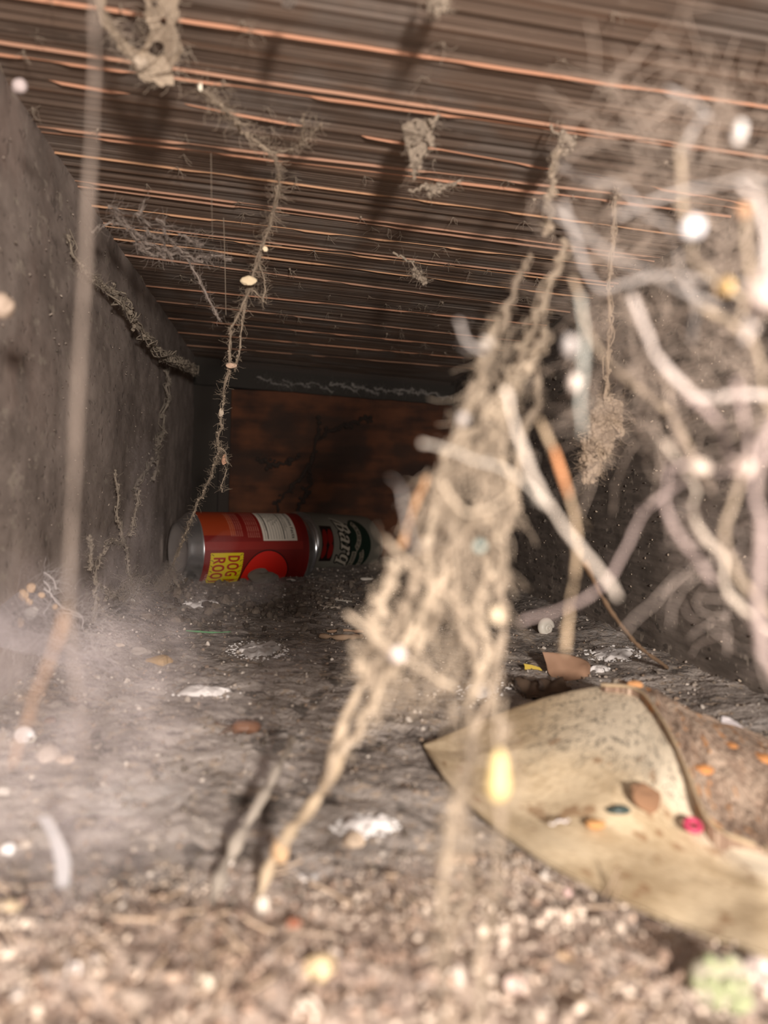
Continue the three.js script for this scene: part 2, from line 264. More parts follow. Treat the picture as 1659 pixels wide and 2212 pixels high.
// across: millimetres round the can from the middle of the side in view; along: millimetres up from the lower edge of the print
const redLabel = canLabel((g, k) => {
  const X = (mm) => 1024 + mm * k, Y = (mm) => 1088 - mm * k;
  g.fillStyle = '#84170f'; g.fillRect(0, 0, 2048, 1088);
  g.fillStyle = '#a8401a'; g.fillRect(0, 0, X(-14), 1088); g.fillStyle = '#84170f'; g.fillRect(X(-44), Y(104), 33 * k, 72 * k);
  g.fillStyle = '#99241a'; g.fillRect(X(-8.4), 0, 7 * k, 1088);
  g.fillStyle = '#7a120c'; g.fillRect(0, 0, 2048, 7 * k);
  // nutrition panel
  g.fillStyle = '#e9e4d8'; g.fillRect(X(-46), Y(97), 37 * k, 37 * k);
  g.fillStyle = '#1a1713'; g.font = `bold ${4.6 * k}px sans-serif`; g.fillText('Nutrition Facts', X(-44.5), Y(91.4));
  g.font = `${2.2 * k}px sans-serif`;
  const rows = ['1 serving per container', 'Serving size 1 can (355mL)', 'Calories 170', 'Total Fat 0g  0%', 'Sodium 45mg  2%', 'Total Carb. 46g  17%', 'Total Sugars 46g', 'Protein 0g', 'Not a significant source of'];
  rows.forEach((r, i) => { g.fillText(r, X(-44.5), Y(87.4 - i * 2.95)); g.fillRect(X(-44.5), Y(86.6 - i * 2.95), 34 * k, (i === 1 || i === 7 ? 0.9 : 0.25) * k); });
  g.fillStyle = '#d8a392'; g.font = `${1.9 * k}px sans-serif`;
  for (let i = 0; i < 6; i++) { g.fillText('CARBONATED WATER, SUGAR, CARAMEL COLOR', X(-45), Y(55.4 - i * 2.2), 33 * k); g.fillText('CONTAINS NATURAL AND ARTIFICIAL FLAVORS', X(-43), Y(38 - i * 2.2), 30 * k); }
  // the yellow patch with its lettering
  g.fillStyle = '#e8d414'; g.beginPath();
  for (let i = 0; i <= 60; i++) { const t = i / 60; g.lineTo(X(1 + 62 * t), Y(38.5 + (i % 2 ? 0.7 : 0))); } for (let i = 0; i <= 60; i++) { const t = 1 - i / 60; g.lineTo(X(1 + 62 * t), Y(6.5 - (i % 2 ? 0.7 : 0))); } g.fill();
  g.strokeStyle = '#2c2a12'; g.lineWidth = 0.5 * k; for (let i = 0; i < 12; i++) { g.beginPath(); g.moveTo(X(2 + i * 5), Y(38)); g.lineTo(X(3.4 + i * 5), Y(35.6)); g.moveTo(X(2 + i * 5), Y(7)); g.lineTo(X(3.4 + i * 5), Y(9.4)); g.stroke(); }
  g.fillStyle = '#b3261a'; g.font = `bold ${16.5 * k}px sans-serif`; g.save(); g.translate(X(2.6), Y(23.6)); g.fillText('DOG N SUDS', 0, 0, 58 * k); g.restore(); g.fillText('ROOT BEER', X(4), Y(9.2), 56 * k);
  g.strokeStyle = '#e8d414'; g.lineWidth = 0.4 * k;
  // red disc beside it (its figure left out)
  g.fillStyle = '#3d0b08'; g.beginPath(); g.ellipse(X(24), Y(65), 25.4 * k, 25.2 * k, 0, 0, 7); g.fill();
  g.fillStyle = '#e32413'; g.beginPath(); g.ellipse(X(24), Y(65), 24.2 * k, 24 * k, 0, 0, 7); g.fill();
  g.fillStyle = '#ddb0a6'; g.font = `bold ${3.2 * k}px sans-serif`; g.fillText('12 FL OZ', X(20), Y(3.6)); 
});
const silverLabel = canLabel((g, k) => {
  const X = (mm) => 1024 + mm * k, Y = (mm) => 1088 - mm * k;
  g.fillStyle = '#a3a198'; g.fillRect(0, 0, 2048, 1088);
  g.fillStyle = '#1f3a2e'; g.beginPath(); g.ellipse(X(0), Y(70), 32 * k, 21 * k, 0, 0, 7); g.fill();
  g.fillStyle = '#24402f'; g.fillRect(X(-12), Y(44), 16 * k, 10 * k);
  g.fillStyle = '#2a1512'; g.fillRect(X(-21), Y(24), 38 * k, 20 * k);
  g.fillStyle = '#a81a12'; for (const [x, y, a, b] of [[-9, 18.5, 8.5, 4.4], [6, 19, 8, 4.2], [-8, 9.5, 9, 4.2], [6, 8.5, 8, 3.6]]) { g.beginPath(); g.ellipse(X(x), Y(y), a * k, b * k, 0.1, 0, 7); g.fill(); }
  g.lineJoin = 'round'; g.save(); g.translate(X(-30), Y(33)); g.transform(1, -0.12, -0.28, 1, 0, 0); g.font = `bold ${29 * k}px serif`;
  g.strokeStyle = '#191a16'; g.lineWidth = 4.6 * k; g.strokeText("Barq's", 0, 0, 66 * k); g.fillStyle = '#ece6d8'; g.fillText("Barq's", 0, 0, 66 * k); g.restore();
  g.strokeStyle = '#ece6d8'; g.lineWidth = 2.6 * k; g.beginPath(); g.moveTo(X(-33), Y(31)); g.quadraticCurveTo(X(-27), Y(51), X(-14), Y(55)); g.stroke();
  const ribbon = (txt, cx, cy, r, a0, a1) => { g.strokeStyle = '#b9b3a4'; g.lineWidth = 7.4 * k; g.beginPath(); g.arc(X(cx), Y(cy), r * k, a0, a1); g.stroke(); g.fillStyle = '#22251f'; g.font = `bold ${5.6 * k}px sans-serif`; g.textAlign = 'center'; [...txt].forEach((ch, i) => { const a = a0 + (a1 - a0) * (i + 0.5) / txt.length; g.save(); g.translate(X(cx) + Math.cos(a) * (r - 2) * k, Y(cy) + Math.sin(a) * (r - 2) * k); g.rotate(a + Math.PI / 2); g.fillText(ch, 0, 0); g.restore(); }); g.textAlign = 'left'; };
  ribbon('FAMOUS', -12, 49, 21, -2.35, -0.75); ribbon('OLDE TYME', 18, 57, 21, -2.2, -0.45);
  g.fillStyle = '#b9b3a4'; g.fillRect(X(6), Y(66), 24 * k, 8.6 * k); g.fillStyle = '#22251f'; g.font = `bold ${4.8 * k}px sans-serif`; g.fillText('ROOT BEER', X(7), Y(59.5), 22 * k);
});
function can(name, label, category, base, turn, tilt, roll, print, film) {
  const t = thing(name, label, category, base);
  const a = V(Math.cos(turn) * Math.cos(tilt), Math.sin(tilt), -Math.sin(turn) * Math.cos(tilt)).normalize();
  const f = V(Math.sin(turn), Math.tan(roll), Math.cos(turn)); f.addScaledVector(a, -f.dot(a)).normalize();
  t.quaternion.setFromRotationMatrix(new THREE.Matrix4().makeBasis(V().crossVectors(a, f.clone().negate()), a, f.clone().negate()));
  const lathe = (p) => new THREE.LatheGeometry(p.map((q) => new THREE.Vector2(q[0] / 1000, q[1] / 1000)), 96);
  const tin = M([0.74, 0.75, 0.76], 0.2, { metalness: 0.95 });
  part('print_body', lathe([[33, 11.5], [33, 110]]), new THREE.MeshPhysicalMaterial({ map: print, color: new THREE.Color().setRGB(...film), roughness: 0.5, metalness: 0.12, clearcoat: 0.2, clearcoatRoughness: 0.4 }), t);
  part('base', lathe([[0.01, 10], [8, 9.4], [15, 7.2], [20, 3.6], [22.6, 0.6], [24, 0], [25.4, 0.7], [26.6, 3], [29.5, 7.2], [32.2, 9.8], [33, 11.6]]), tin, t);
  part('shoulder', lathe([[32.9, 110], [31.6, 113], [28.8, 116.5], [27, 118.6], [26.4, 120]]), tin, t);
  part('lid', lathe([[26.4, 120], [27.2, 121], [27, 122], [25.8, 122.2], [24.8, 120.4], [23.6, 117.6], [22, 117.4], [0.01, 117.6]]), tin, t);
  return t;
}
can('soda_can', 'red drink can lying on its side with a yellow lettered patch', 'can', V(-0.086, 0.0275, -0.67), 27 * RAD, -0.5 * RAD, 0.03, redLabel, [0.78, 0.74, 0.7]);
can('soda_can', 'dusty silver and green drink can lying end to end behind the red can', 'can', V(0.009, 0.026, -0.787), 44 * RAD, -3 * RAD, 0.02, silverLabel, [0.5, 0.47, 0.43]);
solo('dirt_clod', 'small grey dirt clod against the front of the red drink can', 'dirt clod', crumbGeo(0.0078, 1.5, 0.75, 0.8, 4, 0.9).translate(...onFloor(572, 1247, 0.003).toArray()), M([0.115, 0.095, 0.075]));

// ---------------------------------------------------------------- the big curled leaf on the right, its far half under dirt
{
  const leafTex = texture(1024, 1024, (u, v) => {
    const a = fbm(u * 7, v * 7, 5), b = fbm(u * 90, v * 90, 3), sp = sm(0.55, 0.66, 0.6 * fbm(u * 330 + 4, v * 170, 2) + 0.4 * fbm(u * 60, v * 34 + 9, 2)) * sm(0.6, 0.3, v) * sm(0.15, 0.35, u) * sm(0.9, 0.75, u);
    let c = mixc([0.5, 0.375, 0.225], [0.76, 0.615, 0.41], sm(0.3, 0.7, 0.7 * a + 0.3 * b)); c = mixc(c, [0.84, 0.73, 0.555], 0.9 * sm(0.5, 0.3, v) * sm(0.2, 0.45, u));
    c = mixc(c, [0.13, 0.11, 0.085], 0.85 * sp); c = mixc(c, [0.28, 0.14, 0.06], 0.65 * sm(0.66, 0.74, fbm(u * 22 + 30, v * 14, 4)) * sm(0.2, 0.4, v));
    return [...c, 0.5 * a + 0.5 * b];
  });
  const lm = new THREE.MeshStandardMaterial({ ...leafTex, bumpScale: 0.0003, roughness: 0.8, side: THREE.DoubleSide });
  const dirtTex = texture(512, 512, (u, v) => { const a = fbm(u * 9, v * 9, 5), b = fbm(u * 60, v * 60, 3); let c = mixc([0.3, 0.2, 0.14], [0.55, 0.415, 0.31], sm(0.3, 0.7, 0.5 * a + 0.5 * b)); c = mixc(c, [0.6, 0.25, 0.06], 0.8 * sm(0.68, 0.76, fbm(u * 24 + 7, v * 24, 3))); c = mixc(c, [0.55, 0.5, 0.4], 0.7 * sm(0.62, 0.72, fbm(u * 9 + 40, v * 9, 3)) * sm(0.5, 0.1, u)); return [...c, b]; });
  const t = thing('dry_leaf', 'large curled tan leaf with dark speckles lying at the lower right', 'leaf', onFloor(1200, 1800));
  const local = (g) => g.translate(-t.position.x, -t.position.y, -t.position.z);
  const fr = (a) => a.map(([x, y, up]) => onFloor(x, y, up));
  const back = fr([[915, 1606, .002], [1000, 1572, .006], [1100, 1531, .012], [1200, 1500, .017], [1300, 1483, .02], [1370, 1492, .022], [1420, 1545, .021], [1480, 1660, .015], [1545, 1795, .009], [1659, 1845, .008], [1760, 1880, .008]]);
  const m1 = fr([[917, 1612, .002], [985, 1625, .004], [1080, 1620, .008], [1180, 1600, .012], [1290, 1590, .015], [1370, 1620, .016], [1430, 1690, .013], [1490, 1760, .009], [1560, 1840, .006], [1660, 1890, .006], [1760, 1920, .006]]);
  const m2 = fr([[919, 1616, .002], [975, 1660, .0025], [1060, 1710, .003], [1160, 1745, .004], [1270, 1775, .005], [1370, 1812, .0045], [1430, 1845, .004], [1510, 1884, .004], [1590, 1920, .004], [1670, 1950, .004], [1760, 1980, .004]]);
  const front = fr([[921, 1620, .002], [960, 1676, .003], [1010, 1732, .0035], [1085, 1796, .004], [1180, 1862, .003], [1290, 1918, .0025], [1390, 1966, .0025], [1480, 2004, .0025], [1570, 2036, .0025], [1660, 2066, .0025], [1760, 2100, .0025]]);
  part('blade', local(sheetGeo([back, m1, m2, front], 70, 36, 0.0005, (u, v) => 0.0007 * (fbm(u * 9, v * 9) - 0.5))), lm, t);
  const r0 = fr([[1300, 1484, .0205], [1370, 1492, .0225], [1420, 1545, .0215], [1480, 1660, .0155], [1545, 1795, .0095], [1655, 1842, .0085]]);
  const r1 = fr([[1320, 1478, .02], [1420, 1500, .021], [1500, 1580, .019], [1560, 1690, .014], [1610, 1790, .009], [1680, 1850, .008]]);
  const r2 = fr([[1340, 1474, .018], [1460, 1540, .016], [1560, 1570, .013], [1660, 1660, .011], [1700, 1770, .009], [1720, 1865, .008]]);
  const r3 = fr([[1350, 1476, .015], [1480, 1550, .01], [1620, 1590, .007], [1730, 1660, .007], [1760, 1770, .007], [1770, 1880, .007]]);
  part('dirty_blade', local(sheetGeo([r0, r1, r2, r3], 60, 40, 0.004, (u, v) => 0.0006 + 0.0045 * (fbm(u * 8 + 2, v * 8) - 0.4) * sm(0, 0.15, v))), new THREE.MeshStandardMaterial({ ...dirtTex, bumpScale: 0.0012, roughness: 0.95, side: THREE.DoubleSide }), t).userData.label = 'half of the leaf caked with brown dirt';
  const mr = new MB(); strand(mr, r0.map((p) => p.clone().add(V(0, 0.0008, 0))), 0.0005, { n: 40, wob: 0.0003 }); part('midrib', local(mr.geo()), M([0.5, 0.38, 0.24]), t);
}
const onLeaf = (px, py, up) => onFloor(px, py, up);
{ const g = new THREE.TorusGeometry(0.0016, 0.0007, 8, 18); g.rotateX(-1.1); g.translate(...onLeaf(1497, 1783, .0088).toArray()); solo('plastic_ring', 'tiny crimson pink ring lying on the curled leaf', 'ring', g, M([0.5, 0.045, 0.11], 0.5)); }
solo('glass_chip', 'small teal chip lying on the curled leaf', 'chip', crumbGeo(0.0024, 1.25, 0.45, 0.6, 2).translate(...onLeaf(1337, 1750, .0076).toArray()), M([0.05, 0.07, 0.064], 0.4));
{ const m = new MB(); strand(m, [[1188, 1780, .006], [1208, 1775, .006], [1230, 1776, .0062]].map((q) => onLeaf(...q)), 0.0005, {}); solo('white_sliver', 'thin white sliver lying on the curled leaf left of the teal chip', 'sliver', m.geo(), M([0.6, 0.54, 0.51])); }
solo('brown_crumb', 'orange brown crumb on the leaf beside the white sliver', 'crumb', crumbGeo(0.0019, 1.2, 0.6, 1).translate(...onLeaf(1287, 1780, .0055).toArray()), M([0.5, 0.26, 0.1]));
{ const c = onLeaf(1403, 1702, .0135); solo('brown_crumb', 'dark brown husk stuck where the speckled leaf meets its dirty half', 'husk', crumbGeo(0.0042, 1, 0.28, 0.85, 4, 1.1).rotateX(0.75).rotateZ(-0.3).translate(c.x, c.y - 0.0025, c.z), M([0.24, 0.13, 0.07])); }
solo('orange_crumb', 'small orange crumb on the upper edge of the curled leaf', 'crumb', crumbGeo(0.0023, 1.3, 0.8, 1).translate(...onLeaf(1370, 1482, .0225).toArray()), M([0.55, 0.27, 0.11]));
{ const g = flakeGeo(ragged([[1560, 1545], [1590, 1562], [1625, 1590], [1600, 1600], [1565, 1590]], 3, 4), [], (x, y) => .262 - (y - 1570) * .0002, 0.0012, 0.004); solo('plastic_scrap', 'pale crinkled scrap on top of the dirt at the right edge', 'scrap', g, M([0.62, 0.57, 0.57], 0.6)); }
{ const g = flakeGeo(ragged([[1615, 1683], [1640, 1675], [1665, 1680], [1670, 1705], [1635, 1708]], 3, 3), [], (x, y) => .212 - (y - 1690) * .0002, 0.0012, 0.003); solo('plastic_scrap', 'lavender white scrap on the dirty leaf half near the right edge', 'scrap', g, M([0.68, 0.64, 0.7], 0.6)); }
for (const [px, py, d, r, l] of [[1580, 1615, .0145, .0022, 'orange flake on the dirty leaf half just below the pale crinkled scrap'], [1640, 1640, .0125, .0028, 'large orange flake on the dirty leaf half near the right edge'], [1522, 1662, .0165, .0018, 'orange flake on the dirt right beside the leaf midrib']])
  solo('orange_flake', l, 'flake', crumbGeo(r, 1.2, 0.5, 1, 2, 0.8).translate(...onLeaf(px, py, d).toArray()), M([0.55, 0.24, 0.08]));

// ---------------------------------------------------------------- scraps and bits on the floor
{
  const g = sheetGeo([px3([[1172, 1408, .372], [1180, 1432, .37], [1186, 1455, .366], [1200, 1466, .362]]), px3([[1205, 1411, .37], [1210, 1436, .366], [1215, 1458, .362], [1222, 1470, .357]]), px3([[1234, 1415, .372], [1236, 1440, .367], [1240, 1461, .362], [1243, 1474, .358]]), px3([[1268, 1428, .376], [1262, 1442, .368], [1260, 1462, .364], [1262, 1474, .362]]), px3([[1276, 1437, .372], [1275, 1450, .368], [1274, 1464, .364], [1272, 1472, .362]])], 14, 30, 0.0006, (u, v) => 0.0004 * (fbm(u * 8, v * 12) - 0.5));
  solo('brown_leaf_scrap', 'folded brown scrap of dead leaf standing behind the large leaf', 'leaf scrap', g, M([0.34, 0.2, 0.125], 0.7));
  const y = flakeGeo(ragged([[1130, 1434], [1168, 1440], [1172, 1450], [1135, 1446]], 2, 2), [], () => .375, 0.0006, 0.002); solo('yellow_fragment', 'narrow yellow fragment poking out beside the brown leaf scrap', 'fragment', y, M([0.5, 0.36, 0.06]));
  const k = sheetGeo([px3([[1104, 1474, .345], [1150, 1480, .342], [1215, 1478, .338]]), px3([[1120, 1498, .335], [1160, 1490, .333], [1225, 1492, .328]]), px3([[1130, 1522, .322], [1175, 1516, .32], [1235, 1504, .318]])], 24, 16, 0.0008, (u, v) => 0.0015 + 0.003 * Math.abs(Math.sin(u * 8 + v * 3)) * 0.6);
  const t = thing('dark_leaf', 'crumpled dark brown leaf on the floor behind the large curled leaf', 'leaf', onFloor(1165, 1500)); k.translate(-t.position.x, -t.position.y, -t.position.z); part('blade', k, M([0.13, 0.085, 0.055], 0.8), t);
  const rim = new MB(); strand(rim, px3([[1104, 1474, .344], [1115, 1500, .33], [1135, 1520, .32]]).map((p) => p.add(V(0, 0.003, 0))), 0.0006, {}); strand(rim, px3([[1118, 1482, .339], [1160, 1488, .332], [1170, 1515, .319]]).map((p) => p.add(V(0, 0.004, 0))), 0.0006, {}); rim.geo(); part('vein', rim.geo().translate(-t.position.x, -t.position.y, -t.position.z), M([0.06, 0.04, 0.028]), t);
}
function snail(label, px, py, r, col, turn) {
  const c = onFloor(px, py, 0), g = new MB(), pts = []; 
  for (let k = 0; k <= 60; k++) { const t = k / 60, a = t * 4.6 * Math.PI, q = r * (1 - t) * 0.62; pts.push(V(Math.cos(a) * q, r * 0.72 + Math.sin(a) * q * 0.9, t * r * 0.55)); }
  g.tube(pts, (t) => r * (0.46 * (1 - t) + 0.05), 10);
  const s = thing('snail_shell', label, 'snail shell', c.clone().add(V(0, -r * 0.2, 0))); s.rotation.y = turn; part('whorl', g.geo(), M(col, 0.45), s);
  const lip = new THREE.TorusGeometry(r * 0.46, r * 0.07, 8, 24); lip.rotateY(0.4); lip.translate(r * 0.6, r * 0.72, 0); part('lip', lip, M([0.8, 0.76, 0.68], 0.4), s);
}
snail('small white snail shell on the floor near the right wall', 1176, 1368, 0.0066, [0.75, 0.7, 0.6], 0.5);
snail('translucent white snail shell on the floor at the left edge', 52, 1602, 0.0036, [0.72, 0.7, 0.7], -0.4);
// chalky white patches: a low ragged crust with loose grains on it
function powder(label, px, py, hw, hh, n) {
  const c = onFloor(px, py), m = new MB(), t = thing('plaster_powder', label, 'powder patch', c);
  const outer = ragged(ring(px, py, 1, 14, 0.5).map((q) => [px + (q[0] - px) * hw, py + (q[1] - py) * hh]), 2, hh * 0.3).map((q) => onFloor(q[0], q[1]).sub(c));
  const g = new THREE.BufferGeometry(), p = [], ix = [], N = outer.length, R = 7;
  for (let q = 0; q <= R; q++) for (let k = 0; k < N; k++) { const f = q / R, w = outer[k], X = w.x * f, Z = w.z * f; p.push(X, floorH(c.x + X, c.z + Z) - c.y + 0.0012 + 0.0012 * (1 - f * f) * (0.3 + vn((c.x + X) * 900, (c.z + Z) * 900)) - (q === R ? 0.0012 : 0), Z); }
  for (let q = 0; q < R; q++) for (let k = 0; k < N; k++) { const a = q * N + k, b = q * N + (k + 1) % N; ix.push(a, b, a + N, b, b + N, a + N); }
  g.setAttribute('position', new THREE.Float32BufferAttribute(p, 3)); g.setIndex(ix); g.computeVertexNormals();
  part('crust', g, M([0.68, 0.64, 0.61], 1), t);
  for (let k = 0; k < n; k++) { const a = rr(0, 6.28), f = Math.sqrt(rnd()) * 1.5, q = onFloor(px + Math.cos(a) * f * hw, py + Math.sin(a) * f * hh); m.lump(q.sub(c), rr(0.0002, 0.0007), 1.2, 0.7, 1.2); }
  const s = part('loose_grains', m.geo(), M([0.75, 0.72, 0.69], 1), t); s.userData.kind = 'stuff';
}
powder('white powder streak on the floor just in front of the red can', 440, 1305, 40, 5, 40);
powder('bright white powder patch in the middle of the floor', 555, 1405, 46, 14, 240);
powder('white powder patch on the floor by the foot of the right wall', 1322, 1413, 44, 12, 220);
powder('pale smeared patch on the floor below the bright white powder', 440, 1496, 55, 9, 30);
powder('chalky white patch on the floor left of the curled leaf', 790, 1785, 50, 16, 160);
powder('scatter of white grains under the blurred tangle left of the dark leaf', 1045, 1490, 40, 16, 70);
powder('small pale patch on the floor behind the curled leaf', 1290, 1448, 22, 5, 25);
function rod(name, label, category, pts, r, col, o = {}) { const m = new MB(); strand(m, pts, r, { wob: r * 0.6, ...o }); return solo(name, label, category, m.geo(), M(col, o.rough ?? 0.9)); }
const fl = (a, up = 0.001) => a.map((q) => onFloor(q[0], q[1], up));
rod('green_stem', 'thin green stem lying on the floor in front of the cans', 'stem', fl([[402, 1362], [450, 1366], [498, 1365]]), 0.0005, [0.12, 0.27, 0.13]);
rod('wood_splinter', 'pale brown wood splinter lying on the floor left of the tangle', 'splinter', fl([[692, 1373], [740, 1377], [782, 1373]], 0.002), 0.0013, [0.33, 0.22, 0.14]);
rod('wood_splinter', 'slim upper splinter lying just behind the pale brown one', 'splinter', fl([[706, 1364], [745, 1362], [785, 1365]], 0.002), 0.0010, [0.3, 0.19, 0.12]);
rod('straw_sliver', 'thin pale sliver on the floor in front of the silver can', 'sliver', fl([[702, 1291], [730, 1296], [760, 1299]]), 0.0005, [0.42, 0.38, 0.32]);
rod('straw_sliver', 'tan sliver on the floor behind the pale splinters', 'sliver', fl([[692, 1308], [712, 1312], [734, 1313]]), 0.0007, [0.36, 0.3, 0.24]);
solo('white_chip', 'bright white chip on the floor in front of the silver can', 'chip', crumbGeo(0.0028, 2.4, 0.5, 0.9).translate(...onFloor(792, 1251, .001).toArray()), M([0.6, 0.55, 0.48]));
solo('white_chip', 'small white chip on the floor before the joint of the two cans', 'chip', crumbGeo(0.0024, 1.7, 0.5, 0.9).translate(...onFloor(628, 1253, .001).toArray()), M([0.5, 0.45, 0.4]));
{ // shiny brown seed husk with thin legs
  const c = onFloor(530, 1584, 0), t = thing('seed_husk', 'shiny reddish brown husk with wiry stalks on the floor', 'husk', c); part('shell', crumbGeo(0.0038, 1.35, 0.7, 1, 3, 0.45).translate(0, 0.0022, 0), M([0.16, 0.075, 0.04], 0.3), t);
  const m = new MB(); for (let k = 0; k < 5; k++) m.fiber(V(-0.003, 0.002, 0), 0.008, 0.0003, 0.6, V(-1, rr(-0.2, 0.2), rr(-0.7, 0.7))); part('stalk', m.geo(), M([0.12, 0.07, 0.045]), t);
}
const bits = [
  ['stone_chip', 'pale angular stone chip on the floor at left', 'stone chip', 103, 1632, 0.0042, [0.5, 0.41, 0.35], 1, .75], ['stone_chip', 'smaller flat stone chip touching the pale angular one', 'stone chip', 140, 1640, 0.0026, [0.55, 0.42, 0.33], 1.2, .5],
  ['brown_pellet', 'brown pellet on the floor above the pale angular stone', 'pellet', 107, 1558, 0.0022, [0.2, 0.12, 0.085], 1, .8], ['white_pebble', 'white pebble at the left edge of the crumbly foreground', 'pebble', 14, 1835, 0.0022, [0.9, 0.87, 0.84], 1, 1],
  ['white_pebble', 'faint white pebble at the left edge above the bright one', 'pebble', 8, 1712, 0.0019, [0.6, 0.54, 0.48], 1, 1], ['white_pebble', 'white bead near the lower left in the crumbs', 'pebble', 160, 2095, 0.0016, [0.85, 0.76, 0.7], 1, 1],
  ['white_pebble', 'small white bead at the bottom left corner', 'pebble', 40, 2148, 0.0015, [0.8, 0.7, 0.62], 1, 1], ['yellow_pebble', 'smooth yellow pebble in the crumbs near the bottom middle', 'pebble', 690, 2090, 0.0034, [0.78, 0.6, 0.36], 1.1, .8],
  ['white_pebble', 'oval cream pebble beside the base of the straw stem', 'pebble', 568, 1958, 0.0023, [0.75, 0.66, 0.55], .8, 1.2], ['white_pebble', 'cream pebble sitting on the upper rim of the crumbs', 'pebble', 488, 1866, 0.002, [0.75, 0.66, 0.58], 1, .9],
  ['white_chip', 'white flat chip right of the straw stem base', 'chip', 665, 1896, 0.0022, [0.82, 0.78, 0.75], 1.5, .4], ['tan_pebble', 'tan square pebble touching the chalky white patch', 'pebble', 765, 1815, 0.0032, [0.62, 0.48, 0.35], 1.1, .7],
  ['yellow_chip', 'yellow stone chip on the floor near the left wall corner', 'stone chip', 345, 1428, 0.0045, [0.4, 0.24, 0.08], 1.3, .6], ['grey_chip', 'pale grey stone chip on the floor beside the yellow one', 'stone chip', 302, 1408, 0.0042, [0.34, 0.29, 0.25], 1.4, .6],
  ['seed', 'tiny pale seed on the floor by the left wall corner', 'seed', 260, 1394, 0.0019, [0.62, 0.5, 0.38], 1.3, .6], ['seed', 'tiny pale seed left of the other near the wall corner', 'seed', 174, 1395, 0.0018, [0.55, 0.48, 0.42], 1.5, .5],
  ['white_pebble', 'blurred white pebble at the bottom middle', 'pebble', 985, 2118, 0.0021, [0.8, 0.68, 0.58], 1, 1.3], ['pink_pebble', 'pinkish pebble low in the crumbs right of the middle', 'pebble', 1110, 2130, 0.0030, [0.72, 0.55, 0.47], 1, 1],
  ['tan_pebble', 'tan pebble right of the leaf tip in the foreground crumbs', 'pebble', 1218, 2065, 0.0017, [0.6, 0.42, 0.26], 1.1, .8], ['white_pebble', 'white pebble between the straw stem and tangle at the bottom', 'pebble', 445, 2125, 0.0026, [0.8, 0.68, 0.54], 1, 1],
  ['white_pebble', 'bright cream pebble at the very bottom left of the middle', 'pebble', 655, 2180, 0.003, [0.8, 0.67, 0.55], 1.1, .8], ['red_crumb', 'rusty red crumb in the soil below the white flat chip', 'crumb', 635, 1995, 0.0018, [0.42, 0.17, 0.1], 1, .8],
  ['white_pebble', 'pale pebble at the right edge below the large leaf', 'pebble', 1640, 2110, 0.0034, [0.75, 0.62, 0.55], .8, 1.2], ['tan_pebble', 'tan pebble at the left edge of the bottom crumbs', 'pebble', 20, 1958, 0.0026, [0.7, 0.55, 0.36], 1.6, .7],
  ['pink_crumb', 'small pink crumb on the floor in front of the leaf', 'crumb', 1225, 1930, 0.0013, [0.72, 0.5, 0.45], .8, 1.1], ['tan_chip', 'tan wood chip on the floor just left of the leaf edge', 'chip', 995, 1856, 0.0032, [0.42, 0.29, 0.2], 1.6, .4],
];
for (const [n, l, c, px, py, r, col, sx, sy] of bits) solo(n, l, c, crumbGeo(r * (py > 1700 ? 0.72 : 0.9), sx, sy, 1, 2, 0.8).translate(...onFloor(px, py, r * sy * 0.2).toArray()), M(col.map((c) => c * 0.82), 0.8));
{ // pale green lichen-covered pebble at the lower right
  const c = onFloor(1550, 2125, 0.002), t = thing('lichen_pebble', 'round pale green lichen covered pebble at the lower right', 'pebble', c); part('stone', crumbGeo(0.0051, 1, 0.95, 0.8, 3, 0.35), M([0.36, 0.325, 0.24]), t);
  const m = new MB(); for (let k = 0; k < 14; k++) { const d = V(rr(-1, 1), rr(-.6, 1), rr(0, 1)).normalize(); m.lump(d.multiplyScalar(0.0044), rr(0.0007, 0.0016), 1, 1, 1); } part('lichen', m.geo(), M([0.3, 0.32, 0.18]), t);
}
{ const g = sheetGeo([px3([[82, 1765, .165], [108, 1762, .163]]), px3([[105, 1810, .158], [132, 1805, .156]]), px3([[118, 1860, .152], [152, 1858, .15]]), px3([[122, 1915, .146], [150, 1912, .145]])].map((r) => [r[0], r[0].clone().lerp(r[1], 0.5), r[1]]), 8, 20, 0.0003); solo('grey_strip', 'translucent grey strip of husk standing up at the lower left', 'strip', g, M([0.55, 0.54, 0.55], 0.6)); }

